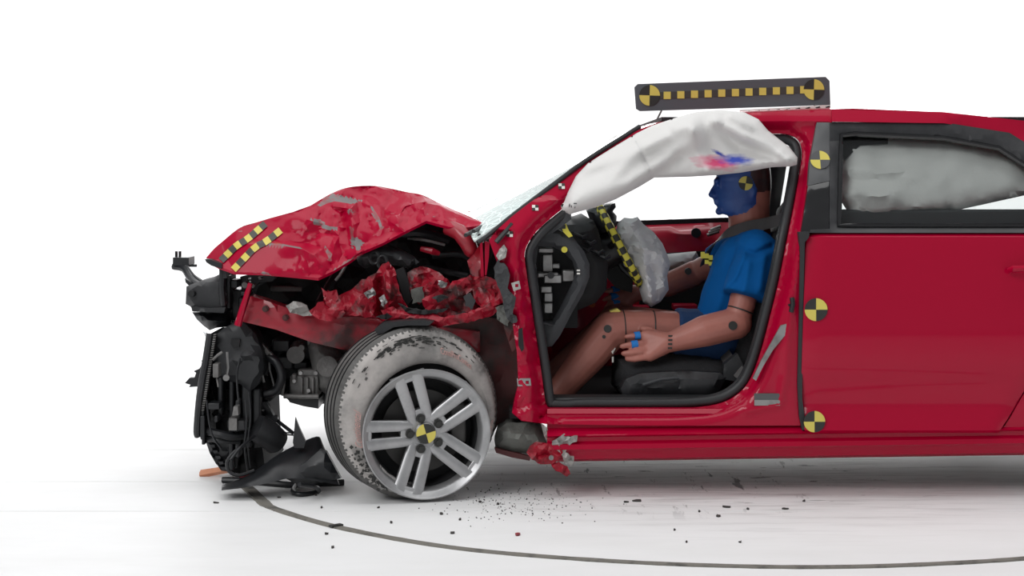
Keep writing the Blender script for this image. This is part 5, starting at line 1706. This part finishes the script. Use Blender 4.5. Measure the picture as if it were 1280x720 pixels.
# joint pivots and seams
for x, y, r in ((916, 407, .017), (759.5, 411, .015), (755, 421, .007)):
    h, n = cast(bb, x, y)
    if h:
        bm = NB(); disc(bm, h + n * .001, n, r, .006, 20); obj('joint_pivot', bm, M['tape_black'], dummy, 30)
h, n = cast(bb, 860, 339)
bm = NB(); disc(bm, P(860, 339, .735), (0, -1, 0), .014, .02, 20); obj('joint_pivot', bm, M['tape_black'], dummy, 30)
def seam(a, b, r, w=.0025):
    a, b = Vector(a), Vector(b); t = (b - a).normalized()
    q = t.to_track_quat('Z', 'Y').to_matrix()
    bm = NB(); tube(bm, [a + q @ Vector((r * math.cos(k / 40 * math.tau), r * math.sin(k / 40 * math.tau), 0)) for k in range(40)], w, 6, closed=True)
    obj('joint_seam', bm, M['tape_black'], dummy, 60)
seam(P(815, 413, .392), P(800, 412.2, .388), .0775)
seam(P(779, 411, .384), P(770, 411.3, .382), .0735)
seam(P(926, 388, .275), P(922, 400, .27), .0505, .003)
bm = NB()
for k in range(4):
    h, n = cast(bb, 838 - k * .2, 420 + k * 5)
    if h: box(bm, h, (.016, .006, .007))
    h, n = cast(bb, 833, 421)
obj('wrist_notches', bm, M['tape_black'], dummy, 0)['kind'] = 'stuff'
bm = NB()
for a in range(1): relief(bm, [(762, 389), (772, 386), (776, 389), (768, 393)], .36, .05, step=4)
obj('knee_tape', bm, M['yellow'], dummy)
for (p, q, r) in ((P(800, 419, .262), P(793, 420, .259), .0155), (P(797, 430, .236), P(789, 431, .233), .0155)):
    bm = NB(); tube(bm, [Vector(p), Vector(q)], r, 12); obj('finger_band', bm, M['band'], dummy, 50, label='blue tape round a near finger')
for (p, q, r) in ((P(773, 362, .71), P(765, 362.5, .70), .016), (P(772, 369.5, .70), P(763, 371, .69), .016), (P(774, 376, .70), P(766, 379, .69), .016)):
    bm = NB(); tube(bm, [Vector(p), Vector(q)], r, 12); obj('finger_band', bm, M['band'], dummy, 50, label='blue tape round a far finger')
# shirt
bm = NB()
for s in (-1, 1):
    capsule(bm, P(900, 410, .52 + .09 * s), P(912, 375, .52 + .09 * s), .108, .112)
    capsule(bm, P(912, 375, .52 + .09 * s), P(927, 328, .52 + .10 * s), .112, .112)
    capsule(bm, P(932, 320, .52 + .05 * s), P(944, 312, .52 + .18 * s), .10, .082)
capsule(bm, P(940, 306, .52), P(938, 296, .52), .105, .098, flat_end=True)
capsule(bm, P(947, 316, .315), P(932, 371, .275), .083, .096, flat_end=True)
capsule(bm, P(925, 312, .72), P(893, 330, .78), .08, .075, flat_end=True)
bm = fuse(bm, .007, 4)
shirt_f = [([(930, 318), (918, 345), (905, 360)], .02, 5), ([(925, 312), (945, 318), (965, 308)], -.02, 4), ([(935, 330), (930, 360)], .012, 5), ([(905, 330), (900, 370), (890, 400)], .010, 7), ([(955, 320), (950, 360)], .01, 5)]
for v_ in bm.verts:
    x, y = unP(v_.co)
    v_.co += Vector((0, -1, 0)) * (creases(x, y, shirt_f) if v_.co.y < .5 else 0) + v_.normal * .006 * noise.noise(v_.co * 14)
obj('shirt', bm, M['shirt'], dummy, 70, label='blue short sleeved shirt')
bm = NB()
for s in (-1, 1):
    capsule(bm, P(905, 428, .52 + .09 * s), P(905, 405, .52 + .09 * s), .106, .104)
capsule(bm, P(895, 423, .43), P(842, 415.5, .40), .112, .096, flat_end=True)
capsule(bm, P(895, 423, .62), P(845, 413, .64), .10, .092, flat_end=True)
bm = fuse(bm, .007, 3)
for v_ in bm.verts: v_.co += v_.normal * .006 * noise.noise(v_.co * 18)
obj('shorts', bm, M['shorts'], dummy, 70, label='navy shorts')

# seat belt worn by the dummy
bm = NB()
ribbon(bm, [P(*p) for p in spline([(992, 262, .25), (976, 274, .30), (955, 280, .385), (930, 285, .40), (908, 292, .42), (893, 304, .46), (884, 318, .53), (880, 330, .58)], 24)], [Vector((0.15, 0.2, 1))] * 10 + [Vector((.6, .1, .6))] * 14, .048, .003)
belt = obj('seat_belt', bm, M['belt'], car, 50, label='dark shoulder belt across the blue shirt')
bm = NB()
ribbon(bm, [P(*p) for p in spline([(940, 478, .17), (925, 466, .19), (912, 452, .26), (905, 440, .35)], 12)], Vector((.5, 0, .6)), .048, .003)
obj('lap_belt', bm, M['belt'], belt, 50)
bm = NB()
for k in range(3): pbox(bm, 876 + 5 * k, 315 + 2 * k, 881 + 5 * k, 323 + 2 * k, .44 - .0 * k, .445)
for k in range(2): pbox(bm, 881 + 5 * k, 323 + 2 * k, 886 + 5 * k, 330 + 2 * k, .44, .445)
obj('belt_tape', bm, M['yellow_bright'], belt, 0, label='yellow tape tag on the belt')
bm = NB(); ptube(bm, [(765, 434, .33), (766, 442, .33)], .003, 6); ptube(bm, [(762, 437, .33), (766, 441, .33), (769, 435, .33)], .003, 6); pbox(bm, 765, 446, 767, 453, .33, .334)
obj('hanging_key', bm, M['white_mark'], car)

# ------------------------------------------------------------------ things lying on the floor
def ground(px, py, z=0.0):
    d = FPX * (CAMH - z) / (py - HY)
    return Vector(((px - CX) * d / FPX, d - CAMD, z))


tray = empty('splash_shield', ground(340, 605), 'torn black plastic splash shield lying on the floor ahead of the wheel', 'splash shield')
bm = NB()
rows = []
up = spline([(277, 607, -.03), (309, 595, -.02), (345, 570, 0), (371, 556, .05), (396, 546, .10), (402, 553, .10)], 20)
lo = spline([(277, 613, -.03), (306, 609.5, -.05), (340, 603, -.04), (362, 598, -.02), (392, 601, .0), (424, 606, .02)], 20)
for j in range(7):
    t = j / 6
    rows.append([P(lerp(a[0], b[0], t), lerp(a[1], b[1], t), lerp(a[2] + .10, b[2], t) - .03 * math.sin(t * math.pi) + .008 * crumple(a[0] * 2, j * 20, 4)) for a, b in zip(up, lo)])
for r_ in rows:
    for q in r_: q.z = max(q.z, .006)
loft(bm, rows); thicken(bm, (0, .012, .0))
obj('panel', bm, M['black'], tray, 30)
bm = NB(); relief(bm, [(366, 553), (368, 535), (369, 522), (374, 535), (382, 552), (380, 560), (368, 560)], lambda x, y, d: .08, .02, step=6); obj('pointed_flap', bm, M['black'], tray, 30)
bm = NB(); relief(bm, [(355, 597), (368, 585), (382, 578), (400, 562), (408, 565), (426, 598), (400, 604), (372, 606)], lambda x, y, d: .02 - .02 * min(1, d / 8) + .01 * crumple(x, y, 6), .03, step=8); obj('torn_edge', bm, M['black'], tray, 25)
bm = NB(); tube(bm, [ground(278, 600, .012), ground(306, 601, .012), ground(360, 606, .012), ground(430, 603, .012)], .012, 8); obj('lower_lip', bm, M['black'], tray)
bm = NB()
hp = [ground(385, 598, .03), ground(372, 605, .02), ground(366, 614, .014), ground(376, 618, .010), ground(398, 614, .012), ground(392, 608, .05), ground(374, 606, .07)]
tube(bm, [Vector(q) for q in spline([tuple(q) for q in hp], 30)], .009, 8)
tag(obj('rubber_hose', bm, M['black'], None, 60), 'curled black rubber hose lying beside the splash shield', 'hose')
bm = NB(); tube(bm, [ground(250, 593.5, .006), ground(268, 590, .018), ground(290, 586, .045)], [.012, .014, .013], 4); tube(bm, [ground(251, 589.5, .008), ground(268, 587, .02), ground(290, 583.5, .05)], .007, 4)
tag(obj('copper_strip', bm, M['copper'], None, 0), 'orange copper coloured strip poking out under the crushed front', 'strip')
bm = NB(); tube(bm, [ground(318, 592, .03), ground(306, 594, .03), ground(300, 597, .02)], .008, 6)
tag(obj('red_sliver', bm, M['red_dirty'], None, 0), 'thin dull red sliver lying on the black splash shield', 'debris')

chips = [(270, 629, 8, 1.6), (349, 622, 5, 2), (395, 619.5, 4, 1.5), (408, 668, 5, 2), (402, 635, 3, 2), (416, 685, 4, 2), (473, 635, 4, 2), (552, 643, 5, 2.5), (565, 667, 6, 3), (489, 654, 4, 2), (575, 650, 4, 2), (647, 669, 6, 4),
         (797, 627, 14, 2), (783, 628, 8, 3), (909, 634.5, 13, 2), (898, 646, 6, 2.5), (981, 636.5, 9, 2), (925, 678, 4, 2), (874, 640, 3, 1.5), (935, 637, 4, 1.5), (1005, 627, 4, 1.5), (843, 663, 3, 2), (858, 678, 3, 2), (600, 628, 5, 2), (622, 631, 4, 2)]
where = {270: 'flat dark chip left of the curved floor joint, below the splash shield tip', 349: 'dark chip just above the curved floor joint, below the splash shield', 395: 'small dark chip on the floor right under the curled rubber hose',
         408: 'dark chip on the floor just outside the curved joint, below its dark patch', 402: 'tiny dark chip on the floor straight below the curled hose, inside the curved joint', 416: 'lowest dark chip on the floor outside the curved joint',
         473: 'dark speck on the floor in front of the left edge of the wheel', 552: 'dark chip on the floor just in front of the wheel rim foot', 565: 'larger dark chip between the front wheel and the curved joint',
         489: 'dark chip on the floor halfway between wheel and curved joint', 575: 'dark chip on the floor to the right of the wheel foot', 647: 'small dark red flake alone on the white floor in front of the sill',
         797: 'longest black chip beside the shadow under the sill', 783: 'short black chip next to the longest chip under the sill', 909: 'flat black sliver on the floor right below the lock pillar',
         898: 'black crumb just below the flat sliver under the lock pillar', 981: 'black sliver on the floor below the rear door edge', 925: 'dark dot on the floor above the low point of the curved joint',
         874: 'tiny dark crumb left of the flat sliver under the lock pillar', 935: 'tiny dark crumb right of the flat sliver under the lock pillar', 1005: 'dark crumb on the floor near the shadow edge below the rear door',
         843: 'dark dot on the bare floor below the seat, the upper of two', 858: 'dark dot on the bare floor below the seat, the lower of two', 600: 'dark chip on the gritty floor right behind the wheel', 622: 'dark chip on the gritty floor below the torn sill end'}
for x, y, w, h_ in chips:
    p = ground(x, y)
    bm = NB()
    k = R.randint(5, 7)
    ln = w / 340 / 2
    dp = h_ / 340 / 2 * 3.2
    pts = [(p.x + ln * math.cos(a) * R.uniform(.6, 1.1), p.y + dp * math.sin(a) * R.uniform(.6, 1.1)) for a in [q / k * math.tau for q in range(k)]]
    b0 = [bm.verts.new((a, b, 0.0)) for a, b in pts]
    b1 = [bm.verts.new((a, b, R.uniform(.003, .008))) for a, b in pts]
    for q in range(k): bm.faces.new((b0[q], b0[(q + 1) % k], b1[(q + 1) % k], b1[q]))
    bm.faces.new(b1); bm.faces.new(b0[::-1])
    o = obj('paint_flake' if x == 647 else 'plastic_chip', bm, M['red_dirty'] if x == 647 else M['chip'], None, 0, centre=True)
    tag(o, where[x], 'flake' if x == 647 else 'chip', None if x == 647 else 'dark chips on the floor')
# grit too small to count
bm = NB()
for k in range(260):
    x, y = R.gauss(640, 45), R.gauss(628, 12)
    if y < 605: continue
    p = ground(x, y); s = R.uniform(.0015, .004)
    box(bm, (p.x, p.y, s * .4), (s, s, s * .8), Matrix.Rotation(R.random() * 3, 3, 'Z'))
tag(obj('floor_grit', bm, M['chip'], None, 0), 'fine dark grit on the floor behind the front wheel', 'grit', kind='stuff')
